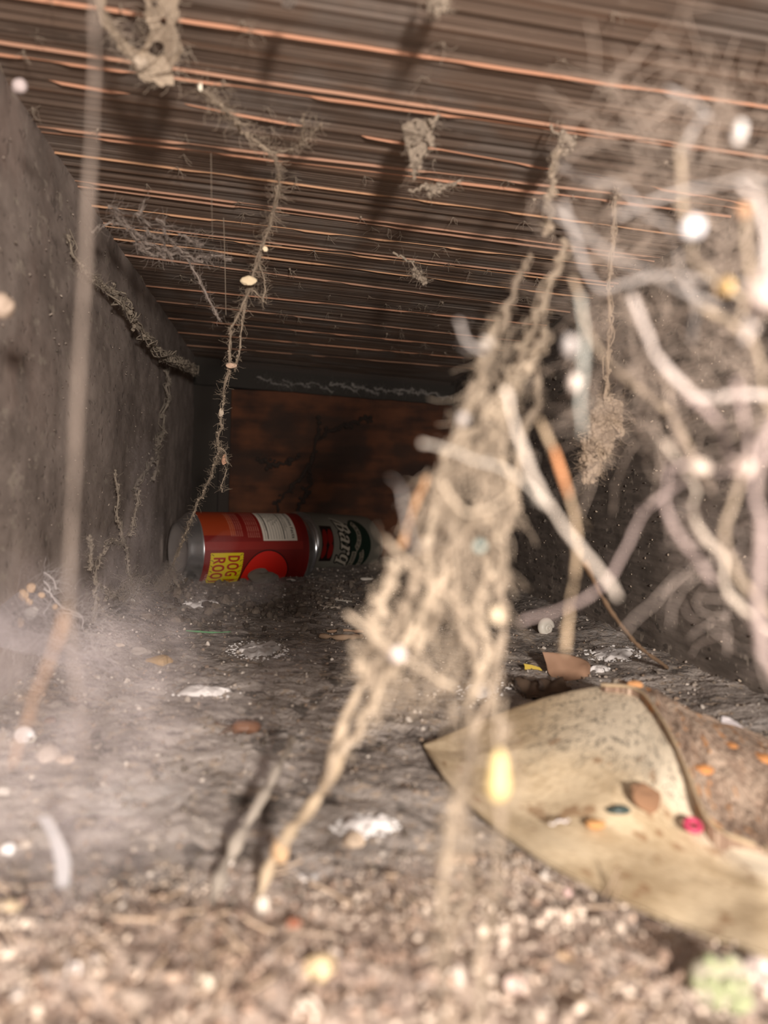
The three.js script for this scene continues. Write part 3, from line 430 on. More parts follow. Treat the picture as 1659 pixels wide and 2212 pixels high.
// ---------------------------------------------------------------- dust and web hanging from the ceiling and walls
const DUST = [0.33, 0.26, 0.19], DUST2 = [0.28, 0.225, 0.17], PALE = [0.42, 0.335, 0.245], GREY = [0.4, 0.36, 0.32];
{
  const dep = (x, y) => 0.213 + 0.00012 * (y - 20);
  const t = thing('dust_clump', 'torn flap of matted grey dust with holes hanging at the top left', 'dust clump', onCeil(320, 30)); const loc = (g) => g.translate(-t.position.x, -t.position.y, -t.position.z);
  part('flap', loc(flakeGeo(ragged([[285, -40], [395, -40], [388, 20], [378, 60], [392, 112], [376, 140], [372, 188], [345, 184], [315, 176], [297, 168], [286, 140], [300, 110], [318, 86], [326, 60], [312, 36], [316, 10]], 4, 5), [ring(338, 106, 17, 9), ring(352, 46, 9, 7), ring(334, 8, 8, 7)], dep, 0.0018, 0.008)), M(DUST, 1), t);
  part('flap', loc(flakeGeo(ragged([[195, -40], [235, -40], [226, 20], [250, 60], [280, 96], [308, 120], [316, 150], [300, 165], [284, 140], [262, 108], [236, 74], [214, 38]], 4, 4), [], dep, 0.0018, 0.006)), M(DUST, 1), t);
  const m = new MB(); for (let k = 0; k < 260; k++) { const q = rnd() < 0.5 ? [rr(300, 390), rr(0, 185)] : (() => { const s = rnd(); return [215 + 90 * s + rr(-14, 14), 20 + 130 * s + rr(-10, 10)]; })(); m.fiber(P(q[0], q[1], dep(q[0], q[1]) + rr(-0.002, 0.002)), rr(0.002, 0.006), 0.00007, 1); }
  m.lump(P(303, 138, dep(0, 138) - 0.001), 0.002); part('fluff', loc(m.geo()), M([0.42, 0.34, 0.26]), t).userData.kind = 'stuff';
}
function clump(label, outline, holes, d, extra, hairs, grow = 0.005, col = DUST2) {
  const c0 = outline[0], t = thing('dust_clump', label, 'dust clump', P(c0[0], c0[1], d)), loc = (g) => g.translate(-t.position.x, -t.position.y, -t.position.z);
  part('mat', loc(flakeGeo(ragged(outline, 5, 2.6), holes, (x, y) => d + 0.00003 * (y - c0[1]), 0.002, 0.012)), M(col, 1), t);
  const m = new MB(), xs = outline.map((q) => q[0]), ys = outline.map((q) => q[1]);
  for (let k = 0; k < hairs; k++) { const a = outline[Math.floor(rnd() * outline.length)], b = outline[Math.floor(rnd() * outline.length)], s = rnd(), x = a[0] + (b[0] - a[0]) * s, y = a[1] + (b[1] - a[1]) * s; m.fiber(P(x, y, d + rr(-0.003, 0.002)), rr(0.3, 1.2) * grow, 0.00008, 1.2); if (k % 4 === 0) m.lump(P(x + rr(-3, 3), y + rr(-3, 3), d - 0.001), rr(0.0004, 0.001)); }
  for (const e of extra) strand(m, px3(e, d), 0.0005, { hair: 14 });
  part('fluff', loc(m.geo()), M(col, 1), t).userData.kind = 'stuff';
}
clump('ragged teardrop clump of dust hanging from the middle of the ceiling', [[870, 268], [900, 258], [938, 262], [934, 300], [922, 330], [904, 362], [894, 378], [886, 345], [876, 310]], [ring(918, 300, 6, 7)], 0.268, [[[895, 370], [893, 384]], [[935, 262], [945, 248]]], 120);
clump('small looped tuft of dust on the ceiling at the top of the blurred tangle', [[1205, 292], [1222, 285], [1240, 298], [1238, 325], [1222, 336], [1208, 322]], [ring(1224, 314, 7, 7)], 0.272, [[[1185, 272], [1205, 292]]], 60, 0.004);
clump('little dark dust tuft hanging from the ceiling below the teardrop clump', [[890, 580], [905, 584], [922, 606], [918, 612], [902, 602], [893, 594]], [], 0.395, [[[850, 547], [875, 560], [895, 568]], [[892, 565], [894, 590]]], 70, 0.006);
clump('wispy line of dust on the ceiling under the teardrop clump', [[920, 398], [945, 400], [980, 396], [958, 406], [938, 420], [930, 425], [928, 408]], [], 0.305, [[[885, 412], [925, 402]], [[945, 404], [995, 394]]], 60, 0.004);
clump('dust tuft at the very top right of the middle of the ceiling', [[920, -20], [975, -20], [968, 20], [945, 32], [928, 22]], [ring(936, 14, 8, 7)], 0.2, [], 50, 0.004);
clump('dark dust knot at the top edge near the torn flap', [[605, -20], [640, -20], [634, 8], [618, 10]], [], 0.2, [], 30, 0.003, [0.14, 0.11, 0.09]);
function webThing(label, build, mat, name = 'cobweb', category = 'cobweb') { const m = new MB(); build(m); return solo(name, label, category, m.geo(), mat); }
// hanging strand with a hairy clump, right of the tangle
webThing('dusty hanging cobweb strand ending in a feathery clump near the right wall', (m) => {
  strand(m, px3([[1336, 405, .325], [1330, 440], [1322, 520], [1316, 640], [1318, 720], [1313, 800], [1308, 870]], .335), 0.0007, { hair: 260, hairLen: 0.006, dust: 60, side: 3 });
  for (const q of [[[1308, 860], [1325, 890], [1333, 920], [1320, 950], [1300, 975], [1280, 1000], [1268, 1040]], [[1308, 860], [1296, 890], [1284, 930], [1275, 965], [1270, 1000]], [[1312, 880], [1310, 920], [1300, 950], [1290, 990], [1278, 1020]]]) strand(m, px3(q, .34), 0.0013, { hair: 420, hairLen: 0.009, dust: 220, side: 3, wob: 0.004 });
}, M([0.34, 0.26, 0.185], 1));
// the long beaded strand in the left of the cavity
webThing('long beaded cobweb hanging from the ceiling to the floor corner left of the red can', (m) => {
  const main = [[545, 300, .29], [592, 330, .3], [602, 400, .318], [588, 470, .335], [566, 530, .35], [552, 580, .36], [528, 650, .37], [498, 710, .38], [497, 790, .4], [484, 850, .42], [476, 920, .44], [468, 990, .47], [445, 1050, .5], [425, 1090, .52], [405, 1140, .54], [385, 1195, .57], [372, 1225, .59]];
  strand(m, px3(main.slice(7)), 0.00055, { n: 120, hair: 420, hairLen: 0.0055, dust: 150, side: 3, hairR: 0.00007 });
  strand(m, px3(main.slice(1, 8)), 0.0003, { n: 70, hair: 300, hairLen: 0.007, dust: 60, side: 4 });
  strand(m, px3([[600, 400, .318], [575, 510, .346], [548, 590, .362], [522, 690, .38], [518, 760, .39], [505, 800, .402]]), 0.0004, { hair: 160, dust: 40, side: 3, hairLen: 0.006 });
  strand(m, px3([[430, 188, .24], [470, 225, .255], [505, 262, .27], [545, 300, .287], [592, 332, .297]]), 0.0005, { hair: 200, hairLen: 0.008, dust: 60, side: 3 });
  for (const b of [[[592, 332, .3], [640, 318, .292], [655, 285, .28], [658, 245, .268]], [[640, 320, .292], [672, 292, .283], [695, 265, .275]], [[530, 610, .366], [560, 640, .372], [574, 655, .375]], [[560, 570, .36], [572, 620, .37], [566, 650, .375]], [[470, 985, .47], [488, 1010, .475], [478, 1050, .48], [480, 1065, .48]], [[460, 960, .46], [485, 975, .46], [492, 1000, .46]]]) strand(m, px3(b), 0.0003, { hair: 70, dust: 14, hairLen: 0.005 });
}, M([0.33, 0.26, 0.19], 1));
for (const [px, py, d, r, sx, sy, col, l] of [[536, 606, .357, .0034, 1.1, .62, [0.72, 0.58, 0.38], 'bright cream flake caught in the beaded cobweb below the ceiling'], [501, 790, .396, .0022, 1.2, .6, [0.55, 0.38, 0.27], 'pinkish flake caught halfway down the beaded cobweb'], [478, 891, .43, .002, .7, 1.2, [0.5, 0.4, 0.3], 'pale chip caught in the beaded cobweb beside the brown back board'], [485, 993, .462, .0026, .6, 1.2, [0.5, 0.28, 0.18], 'orange flake caught in the lowest knot of the beaded cobweb'], [573, 538, .346, .001, 1, 1.2, [0.8, 0.66, 0.45], 'tiny bright crumb caught on the beaded cobweb above the cream flake'], [433, 188, .24, .0009, .6, 1.4, [0.85, 0.78, 0.62], 'tiny white crumb on the ceiling end of the beaded cobweb']])
  solo('caught_flake', l, 'flake', crumbGeo(r, sx, sy, 0.4, 2, 0.5).translate(...P(px, py, d).toArray()), M(col, 0.8));
webThing('matted cobweb spread along the ceiling left of the beaded strand', (m) => {
  const D = (x, y) => 0.335 + 0.00035 * (y - 460);
  const q = (a) => a.map(([x, y]) => P(x, y, D(x, y)));
  for (const a of [[[205, 495], [245, 482], [268, 486], [290, 508], [318, 528], [345, 548], [380, 555]], [[268, 484], [300, 505], [330, 530], [360, 545], [400, 556], [440, 562]], [[305, 440], [300, 470], [320, 490], [345, 520], [365, 540]], [[420, 560], [460, 556], [495, 550]], [[340, 470], [352, 500], [380, 530], [400, 548]], [[240, 445], [255, 470], [262, 482]], [[395, 510], [420, 520], [440, 536]], [[280, 505], [300, 530], [330, 548], [360, 552]]]) strand(m, q(a), 0.00032, { hair: 60, hairLen: 0.007, dust: 20, side: 7, wob: 0.004, spread: .5 });
  strand(m, [P(405, 560, .37), P(428, 600, .375), P(448, 640, .38), P(462, 668, .385), P(474, 692, .386)], 0.0004, { hair: 120, hairLen: 0.005, dust: 30, side: 3 });
}, M([0.27, 0.22, 0.185], 1));
webThing('fine straight spider thread hanging straight down from the ceiling near the cream flake', (m) => { m.tube(px3([[483, 470, .34], [486, 560, .36], [488, 680, .38]]), 0.00018, 4); m.tube(px3([[456, 330, .3], [457, 430, .31], [459, 520, .33]]), 0.00012, 4); }, M(DUST2));
// dusty rope along the left wall
webThing('thick fuzzy dust rope sagging along the left wall', (m) => {
  const a = [[148, 505], [158, 545], [176, 575], [208, 606], [240, 628], [262, 655], [290, 698], [322, 736], [356, 765], [392, 782], [424, 800]].map(([x, y], k) => onLeft(x, y, 0.002 + 0.0014 * k));
  strand(m, a.slice(0, 5), 0.0006, { hair: 160, hairLen: 0.006, dust: 40, side: 3 }); strand(m, a.slice(4), 0.0012, { n: 160, hair: 900, hairLen: 0.004, dust: 40, side: 5 });
  strand(m, a.slice(8).map((p) => p.clone().add(V(0, -0.003, 0))), 0.0012, { hair: 420, hairLen: 0.005, dust: 40, side: 3 });
}, M([0.25, 0.205, 0.155], 1));
webThing('crusty dust streaks down the left wall beyond the fuzzy rope', (m) => {
  for (const a of [[[362, 792], [360, 830], [356, 880], [352, 925], [345, 965]], [[345, 960], [325, 1000], [300, 1040], [288, 1075]], [[352, 930], [340, 985], [328, 1030]]]) strand(m, a.map(([x, y]) => onLeft(x, y, 0.004)), 0.0009, { hair: 220, hairLen: 0.005, dust: 40, side: 3, wob: 0.006 });
}, M([0.2, 0.165, 0.13], 1));
webThing('looped cobweb threads hanging on the left wall above the floor corner', (m) => {
  const L = (a, off = 0.008) => a.map(([x, y]) => onLeft(x, y, off));
  for (const a of [[[248, 1020], [252, 1060], [255, 1110], [262, 1150], [266, 1172]], [[266, 1172], [245, 1168], [228, 1182], [216, 1215], [208, 1248]], [[266, 1172], [276, 1200], [280, 1240], [290, 1275], [302, 1300]], [[208, 1248], [204, 1280], [206, 1310], [200, 1340]], [[215, 1265], [240, 1282], [270, 1295]], [[212, 1310], [230, 1330], [258, 1360], [266, 1372]], [[275, 1255], [262, 1275], [245, 1285], [228, 1296]], [[300, 1060], [290, 1120], [280, 1160]], [[190, 1160], [198, 1185], [194, 1230]]]) strand(m, L(a), 0.0006, { hair: 110, hairLen: 0.005, dust: 50, side: 2, wob: 0.002 });
  for (let k = 0; k < 240; k++) m.fiber(onLeft(285 + rr(-14, 22), 1270 + rr(-25, 35), 0.008 + rr(0, 0.01)), rr(0.004, 0.012), 0.00009, 1);
}, M([0.25, 0.205, 0.16], 1));
webThing('net of dusty cobweb arching over the floor corner in front of the red can', (m) => {
  const d = .56, arcs = [[[372, 1224, .585], [352, 1254], [330, 1285], [312, 1315], [292, 1345], [280, 1372, .52]], [[372, 1224, .585], [380, 1256], [386, 1276], [385, 1300], [372, 1318]], [[360, 1240], [355, 1275], [358, 1300], [370, 1318]], [[355, 1252], [345, 1290], [342, 1316]], [[340, 1262], [318, 1290], [300, 1330], [275, 1368]], [[300, 1330], [318, 1345], [312, 1352]]];
  for (const a of arcs) strand(m, px3(a, d), 0.0006, { hair: 160, hairLen: 0.008, dust: 40, side: 3, wob: 0.003 });
  for (let k = 0; k < 520; k++) { const s = rnd(), x = 372 - 85 * s + rr(-14, 16), y = 1230 + 130 * s + rr(-10, 10); m.fiber(P(x, y, d - 0.03 * s + rr(-0.008, 0.004)), rr(0.004, 0.012), 0.00009, 1.1); }
  strand(m, px3([[222, 1375, .45], [260, 1374, .455], [296, 1372, .46], [306, 1358, .475], [325, 1352, .48], [358, 1350, .485]]), 0.0009, { hair: 10 });
}, M([0.24, 0.195, 0.15], 1));
// pale sheet of fresh web slung across the left wall foot
{
  const t = thing('cobweb_sheet', 'pale translucent sheet web slung across the foot of the left wall', 'cobweb', P(110, 1300, .3)), loc = (g) => g.translate(-t.position.x, -t.position.y, -t.position.z);
  const mat = new THREE.MeshStandardMaterial({ color: new THREE.Color().setRGB(0.62, 0.57, 0.6), roughness: 0.9, transparent: true, opacity: 0.2, side: THREE.DoubleSide, depthWrite: false });
  part('film', loc(sheetGeo([px3([[30, 1170, .33], [62, 1228, .335], [110, 1275, .345], [180, 1345, .37]]), px3([[20, 1230, .31], [70, 1290, .312], [120, 1330, .315], [190, 1380, .33]]), px3([[-20, 1300, .28], [60, 1350, .285], [130, 1385, .29], [240, 1420, .31]]), px3([[-30, 1390, .26], [60, 1410, .265], [150, 1430, .275], [280, 1460, .3]])], 20, 20, 0.0001, (u, v) => 0.003 * (fbm(u * 5, v * 5) - 0.5))), mat, t);
  const m = new MB(); for (const a of [[[36, 1195], [60, 1232], [84, 1262], [108, 1280], [130, 1308], [165, 1325], [180, 1338], [178, 1356]], [[70, 1230], [100, 1240], [118, 1258], [122, 1272]], [[80, 1240], [102, 1262], [112, 1290]], [[120, 1325], [150, 1324], [178, 1334]], [[36, 1380], [90, 1330], [110, 1300]]]) strand(m, px3(a, .335), 0.00022, { hair: 60, hairLen: 0.008, side: 3, hairR: 0.00004 });
  for (let k = 0; k < 420; k++) { const s = rnd(), q = rnd(); m.fiber(P(20 + 220 * s + rr(-20, 20), 1230 + 110 * s + 120 * q, .33 - 0.05 * q), rr(0.006, 0.02), 0.000035, 0.6, V(rr(-1, 1), rr(-.6, .6), rr(-.5, .5)).normalize()); }
  part('silk', loc(m.geo()), M([0.58, 0.52, 0.5], 1), t).userData.kind = 'stuff';
}
for (const [px, py, r, l] of [[68, 1270, .0022, 'topmost tan crumb caught in the sheet web on the left wall'], [50, 1286, .0023, 'left crescent crumb caught in the sheet web'], [62, 1299, .0018, 'bright tan crumb caught just below the crescent crumb in the sheet web'], [89, 1286, .0015, 'tiny tan crumb at the right side of the sheet web cluster'], [40, 1345, .0026, 'lowest cream crumb in the sheet web by the left edge'], [118, 1311, .0014, 'tan crumb on the outer fold of the sheet web'], [68, 1325, .0032, 'round grey crumb wrapped in the middle of the sheet web']])
  solo('web_crumb', l, 'crumb', crumbGeo(r * .8, 1, 1, .7, 2, .8).translate(...P(px, py, .305).toArray()), M(l.includes('grey') ? [.42, .38, .35] : [0.42, 0.29, 0.19]));
webThing('dark tendril shapes painting in strand shadows over the brown back board above the cans', (m) => {  // no web here: dark tubes painting in the shadows of the hanging strands
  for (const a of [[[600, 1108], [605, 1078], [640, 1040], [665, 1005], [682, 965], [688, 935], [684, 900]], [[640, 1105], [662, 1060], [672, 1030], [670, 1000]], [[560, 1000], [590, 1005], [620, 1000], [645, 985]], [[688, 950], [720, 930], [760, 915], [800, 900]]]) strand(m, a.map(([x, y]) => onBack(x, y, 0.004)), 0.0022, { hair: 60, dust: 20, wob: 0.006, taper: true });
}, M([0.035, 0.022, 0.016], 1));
webThing('grey torn web and dust along the ledge over the back board', (m) => {
  for (let k = 0; k < 8; k++) { const x = 560 + k * 50; strand(m, [[x, 818 + k * 4], [x + 25, 824 + k * 4], [x + 60, 836 + k * 3]].map(([a, b]) => onBack(a, b + rr(-3, 3), 0.013)), rr(0.0006, 0.0014), { hair: 130, hairLen: 0.008, dust: 40, wob: 0.006 }); }
}, M([0.2, 0.18, 0.16], 1));
// dust specks stuck to the walls and ceiling: nobody could count them
function specks(name, label, n, where, r0, r1, cols) {
  const g = crumbGeo(1, 1, 1, 1, 1, 0.6), im = new THREE.InstancedMesh(g, new THREE.MeshStandardMaterial({ roughness: 0.95 }), n), q = new THREE.Object3D(), c = new THREE.Color();
  for (let k = 0; k < n; k++) { const [p, f, hue] = where(k); q.position.copy(p); q.rotation.set(rr(0, 6), rr(0, 6), rr(0, 6)); const r = rr(r0, r1) * (rnd() < 0.12 ? 1.7 : 1) * (f ?? 1); q.scale.set(r * rr(0.7, 1.6), r * rr(0.5, 1), r * rr(0.7, 1.3)); q.updateMatrix(); im.setMatrixAt(k, q.matrix); const b = cols[Math.min(cols.length - 1, Math.floor((hue ?? rnd()) * cols.length))], e = rr(0.75, 1.2); im.setColorAt(k, c.setRGB(b[0] * e, b[1] * e, b[2] * e)); }
  shade(im); im.name = name; im.userData = { label, category: 'debris', kind: 'stuff' }; scene.add(im);
}
const onF = (x, z, up = 0) => V(x, floorH(x, z) + up, z);
const leafEdge = [[915, 1606], [1100, 1531], [1300, 1483], [1480, 1560], [1760, 1640], [1760, 2095], [1570, 2030], [1390, 1960], [1180, 1856], [1010, 1728], [960, 1672]].map(([x, y]) => onFloor(x, y, 0.003));
function underLeaf(x, z) { let c = false; for (let i = 0, j = leafEdge.length - 1; i < leafEdge.length; j = i++) { const a = leafEdge[i], b = leafEdge[j]; if ((a.z > z) !== (b.z > z) && x < (b.x - a.x) * (z - a.z) / (b.z - a.z) + a.x) c = !c; } return c; }
specks('floor_grit', 'fine grit and dust scattered over the cavity floor', 5200, () => [onF(rr(XL, XR), -0.15 - 0.7 * Math.pow(rnd(), 1.5), 0.0002)], 0.0002, 0.0008, [[.16, .13, .1], [.28, .235, .195], [.36, .3, .245], [.1, .08, .06], [.5, .44, .38], [.24, .17, .12], [.2, .165, .135]]);
specks('soil_crumbs', 'loose tan soil crumbs heaped across the front of the floor', 17000, () => { let z, x; do { z = -0.178 + 0.2 * rnd(); x = rr(XL, XR); } while (underLeaf(x, z)); const q = fbm(x * 55 + 8, z * 55, 3); return [onF(x, z, rr(0, 0.003) * sm(-0.18, -0.14, z)), (0.5 + 0.5 * sm(-0.18, -0.12, z)) * (0.7 + 0.6 * q), sm(0.3, 0.7, q + rr(-.22, .22))]; }, 0.00015, 0.00055, [[.3, .205, .15], [.36, .245, .18], [.35, .29, .25], [.4, .29, .22], [.45, .34, .265], [.52, .385, .29], [.56, .45, .36], [.68, .56, .45]]);
{ const m = new MB(); for (let k = 0; k < 260; k++) { const x = rr(-0.07, 0.1), z = -0.17 + 0.13 * rnd(); if (!underLeaf(x, z)) m.fiber(onF(x, z, 0.002), rr(0.003, 0.011), rr(0.0001, 0.0004), 0.25, V(rr(-1, 1), rr(-0.1, 0.35), rr(-1, 1)).normalize()); }
  const o = part('plant_litter', m.geo(), M([0.46, 0.34, 0.24], 1), scene); o.userData = { label: 'short broken straws and fibers littering the soil at the front', category: 'litter', kind: 'stuff' }; }
specks('dark_floor_crumbs', 'dark crumbs and droppings on the floor in front of the cans', 420, () => [onF(rr(-0.08, 0.12), rr(-0.45, -0.68), 0.0006)], 0.0008, 0.0022, [[.08, .06, .045], [.14, .11, .085]]);
specks('wall_dust', 'dust specks clinging to the left wall', 500, () => [V(XL + 0.0008, rr(0, 0.215), -0.2 - 0.45 * rnd())], 0.00015, 0.0004, [[.34, .28, .23], [.26, .21, .17], [.12, .1, .08]]);
specks('wall_dust', 'dust specks clinging to the right wall', 500, () => [V(XR - 0.0008, rr(0, 0.2), -0.26 - 0.4 * rnd())], 0.0002, 0.0006, [[.36, .29, .22], [.12, .1, .08]]);
{ const m = new MB(); for (let k = 0; k < 150; k++) { const x = rr(XL, XR), z = -0.2 - 0.55 * rnd(), p = V(x, ceilY(x) - 0.0005, z); for (let j = 0; j < 5; j++) m.fiber(p, rr(0.002, 0.007), 0.00008, 1, V(rr(-1, 1), -0.8, rr(-.4, .4)).normalize()); if (k % 8 === 0) m.lump(p, rr(0.0004, 0.0009)); }
  const o = part('ceiling_fluff', m.geo(), M(DUST2, 1), scene); o.userData = { label: 'small wisps of dust clinging to the ceiling grain', category: 'dust', kind: 'stuff' }; }

// ---------------------------------------------------------------- twigs, straws and stems in front
rod('twig', 'sharp thin brown twig leaning from the tangle to the foot of the right wall', 'twig', [P(1262, 1215, .25), P(1300, 1290, .28), P(1340, 1350, .305), P(1385, 1400, .33), onFloor(1440, 1442, 0.002)], 0.0009, [0.24, 0.15, 0.085]);
rod('dry_straw', 'blunt pale grey stem sticking up from the crumbs at lower left', 'stem', [P(632, 1596, .222), P(590, 1680, .2), P(540, 1770, .183), P(495, 1850, .171), P(455, 1960, .155)], 0.0013, [0.36, 0.31, 0.255], { });
rod('dry_straw', 'tan forked straw stem running down from the web tangle', 'stem', [P(840, 1440, .138), P(800, 1520, .142), P(735, 1640, .148), P(670, 1745, .155), P(600, 1840, .163), P(555, 1950, .156)], 0.0011, [0.42, 0.325, 0.22], { });
rod('dry_straw', 'second tan straw running beside the forked one', 'stem', [P(800, 1440, .139), P(755, 1530, .142), P(722, 1630, .145), P(708, 1690, .15)], 0.0009, [0.42, 0.33, 0.235], { });
solo('straw_knot', 'orange brown knot on the tan straw stem', 'knot', crumbGeo(0.0019, 1, 1.4, 1).translate(...P(604, 1838, .1625).toArray()), M([0.45, 0.3, 0.17]));
{ const t = thing('seed_pod', 'bright yellow blurred seed pod hanging in front of the leaf', 'seed pod', P(1078, 1640, .098)); const g = new THREE.LatheGeometry([[0.0001, -0.0036], [0.0011, -0.003], [0.0015, -0.0016], [0.0012, 0.0002], [0.0009, 0.002], [0.0001, 0.0032]].map((q) => new THREE.Vector2(...q)), 20); g.translate(0, -0.0018, 0); part('pod', g, M([0.62, 0.47, 0.21], 0.7), t); const m = new MB(); m.tube([V(0, 0.0012, 0), V(-0.0004, 0.004, 0), V(-0.0002, 0.008, 0.001)], 0.0002, 5); part('stalk', m.geo(), M(PALE), t); }
// strands that reach across the mouth of the cavity, close to the lens: [kind, label, millimetres across, colour, points]
const G = [0.31, 0.275, 0.25], T = [0.34, 0.265, 0.19], K = [0.33, 0.255, 0.23], O = [0.38, 0.21, 0.105], Wt = [0.5, 0.43, 0.385];
const strands = [
  ['root_fiber', 'wavy grey root fiber curving down past the white bead at upper right', .55, G, [[1205, 358, .125], [1285, 397, .112], [1334, 397, .11], [1365, 430, .108], [1390, 461, .106], [1442, 489, .105], [1460, 523], [1467, 569], [1482, 615], [1502, 665], [1492, 740]]],
  ['silk_line', 'straight faint silk line slanting across the upper right', .38, G, [[1175, 440, .1], [1304, 538, .096], [1400, 590, .094], [1480, 630, .092], [1600, 690, .09]]],
  ['root_fiber', 'grey root fiber sagging below the straight silk line at upper right', .5, G, [[1215, 440, .11], [1245, 523], [1273, 600], [1298, 624], [1365, 609], [1442, 593], [1560, 612], [1690, 600]]],
  ['grass_blade', 'long tan fiber crossing down right from beside the hanging cobweb', .6, T, [[1236, 600, .12], [1256, 660], [1268, 712], [1300, 765], [1355, 820], [1445, 892], [1485, 960], [1530, 1040]]],
  ['root_fiber', 'bright pinkish white root fiber bending at the right', .62, Wt, [[1365, 640, .1], [1395, 715], [1428, 785], [1470, 830], [1515, 862], [1600, 850], [1690, 860]]],
  ['root_fiber', 'thick bright white root fiber in the upper right corner', .75, Wt, [[1600, 400, .09], [1632, 428], [1650, 470], [1658, 540], [1650, 600], [1620, 680], [1605, 740]]],
  ['root_fiber', 'pale fiber arching over the orange bead at the right edge', .42, G, [[1330, 470, .1], [1420, 430], [1500, 408], [1560, 398], [1610, 384], [1660, 402]]],
  ['root_fiber', 'grey fiber bending down beside the white oval bead at upper right', .42, G, [[1440, 190, .105], [1490, 215], [1530, 250], [1510, 262], [1492, 290], [1476, 325]]],
  ['dead_stalk', 'upright tan stalk above the round white bead', .6, T, [[1466, 300, .11], [1470, 370], [1473, 430], [1478, 480]]],
  ['dead_stalk', 'upright tan stalk below the dull orange bead at the right edge', .55, T, [[1608, 465, .1], [1613, 540], [1617, 610], [1600, 690]]],
  ['grass_blade', 'tan blade curving down at the right edge', .6, T, [[1500, 655, .105], [1560, 690], [1612, 725], [1640, 775], [1652, 860], [1690, 950]]],
  ['root_fiber', 'thick pinkish fiber running down the right edge', .75, K, [[1690, 880, .09], [1652, 950], [1634, 1050], [1646, 1150], [1638, 1280], [1648, 1400], [1690, 1480]]],
  ['root_fiber', 'grey tan fiber snaking down at lower right', .62, [0.5, 0.42, 0.34], [[1430, 950, .11], [1470, 1005], [1503, 1060], [1497, 1115], [1530, 1172], [1563, 1205], [1572, 1275], [1640, 1345], [1700, 1380]]],
  ['root_fiber', 'tan fiber running beside the snaking one at lower right', .55, T, [[1612, 1000, .1], [1590, 1070], [1568, 1130], [1572, 1190], [1602, 1255], [1650, 1310], [1700, 1340]]],
  ['root_fiber', 'pink fiber slanting down left towards the snail shell', .5, K, [[1480, 1035, .11], [1390, 1108], [1355, 1175], [1318, 1245], [1275, 1285], [1200, 1320], [1125, 1342]]],
  ['root_fiber', 'brown fiber descending from the tan blade at the right', .48, [0.42, 0.33, 0.26], [[1430, 780, .11], [1445, 860], [1462, 940], [1505, 1000], [1535, 1060]]],
  ['root_fiber', 'pink fiber crossing the right tangle below the bright bend', .5, K, [[1480, 850, .1], [1530, 890], [1562, 930], [1575, 985], [1605, 1000], [1690, 990]]],
  ['root_fiber', 'short pink fiber running up left in the right tangle', .5, K, [[1620, 1010, .1], [1560, 1020], [1500, 1000], [1460, 1010]]],
  ['dead_stalk', 'straight grey green stalk hanging left of the feathery clump', .42, [0.36, 0.36, 0.32], [[1252, 640, .1], [1262, 720], [1258, 800], [1252, 870], [1258, 940]]],
  ['grass_blade', 'curved orange tipped blade arching down to the brown leaf scrap', .5, [0.42, 0.31, 0.2], [[1165, 905, .115], [1192, 970], [1222, 1040], [1240, 1110], [1246, 1180], [1240, 1250], [1230, 1316], [1222, 1410]]],
  ['grass_blade', 'bright pale blade slanting down right across the tangle', .55, [0.5, 0.43, 0.36], [[1092, 840, .105], [1118, 940], [1151, 1024], [1192, 1099], [1244, 1171], [1295, 1230], [1335, 1290]]],
  ['grass_blade', 'pale blade slanting from the left across the middle of the tangle', .5, [0.4, 0.355, 0.3], [[911, 956, .105], [993, 982], [1089, 1017], [1141, 1050], [1180, 1092]]],
  ['dead_stalk', 'tan stalk poking left out of the tangle beside the silver can', .62, T, [[828, 1162, .115], [883, 1216], [945, 1268], [1010, 1330], [1060, 1410]]],
  ['dead_stalk', 'orange brown stalk on the left flank of the tangle', .55, O, [[922, 1030, .12], [900, 1085], [882, 1135], [866, 1180]]],
  ['silk_line', 'thin looped thread in the middle of the tangle', .42, PALE, [[955, 1045, .11], [985, 1090], [1005, 1106], [1040, 1103], [1075, 1090], [1110, 1060]]],
  ['dead_stalk', 'pale stalk carrying the pinkish white bead at the lower tangle', .55, PALE, [[750, 1325, .12], [800, 1368], [865, 1414], [920, 1450], [985, 1490]]],
  ['silk_line', 'faint grey thread left of the orange brown stalk', .3, G, [[866, 1060, .1], [878, 1120], [895, 1190]]],
  ['root_fiber', 'faint pale fiber at the top of the tangle', .42, G, [[990, 690, .11], [1010, 740], [1050, 760]]],
  ['root_fiber', 'tan fiber in the lower right tangle ending near the right wall', .5, K, [[1445, 1000, .105], [1440, 1100], [1520, 1230], [1540, 1260]]],
  ['root_fiber', 'pale fiber from the round white bead down to the orange one', .5, PALE, [[1488, 520, .105], [1500, 560], [1535, 600], [1570, 625], [1640, 660]]],
  ['root_fiber', 'pink fiber between the two right edge blades', .5, K, [[1590, 820, .095], [1605, 900], [1620, 960], [1606, 1030]]],
];
for (const [n, l, mm, col, a] of strands) { let d = a[0][2]; rod(n, l, n.replace('_', ' '), a.map((q) => P(q[0], q[1], d = q[2] ?? d)), mm * 1.15 / 2000, col, { hair: 5, hairLen: 0.003, dust: 4, wob: mm / 1500 }); }
solo('blade_tip', 'rusty orange patch of bark on the arching orange tipped blade', 'bark flake', crumbGeo(0.0006, 0.8, 7, 0.8).rotateZ(0.35).translate(...P(1212, 1020, .1145).toArray()), M([0.6, 0.27, 0.12]));
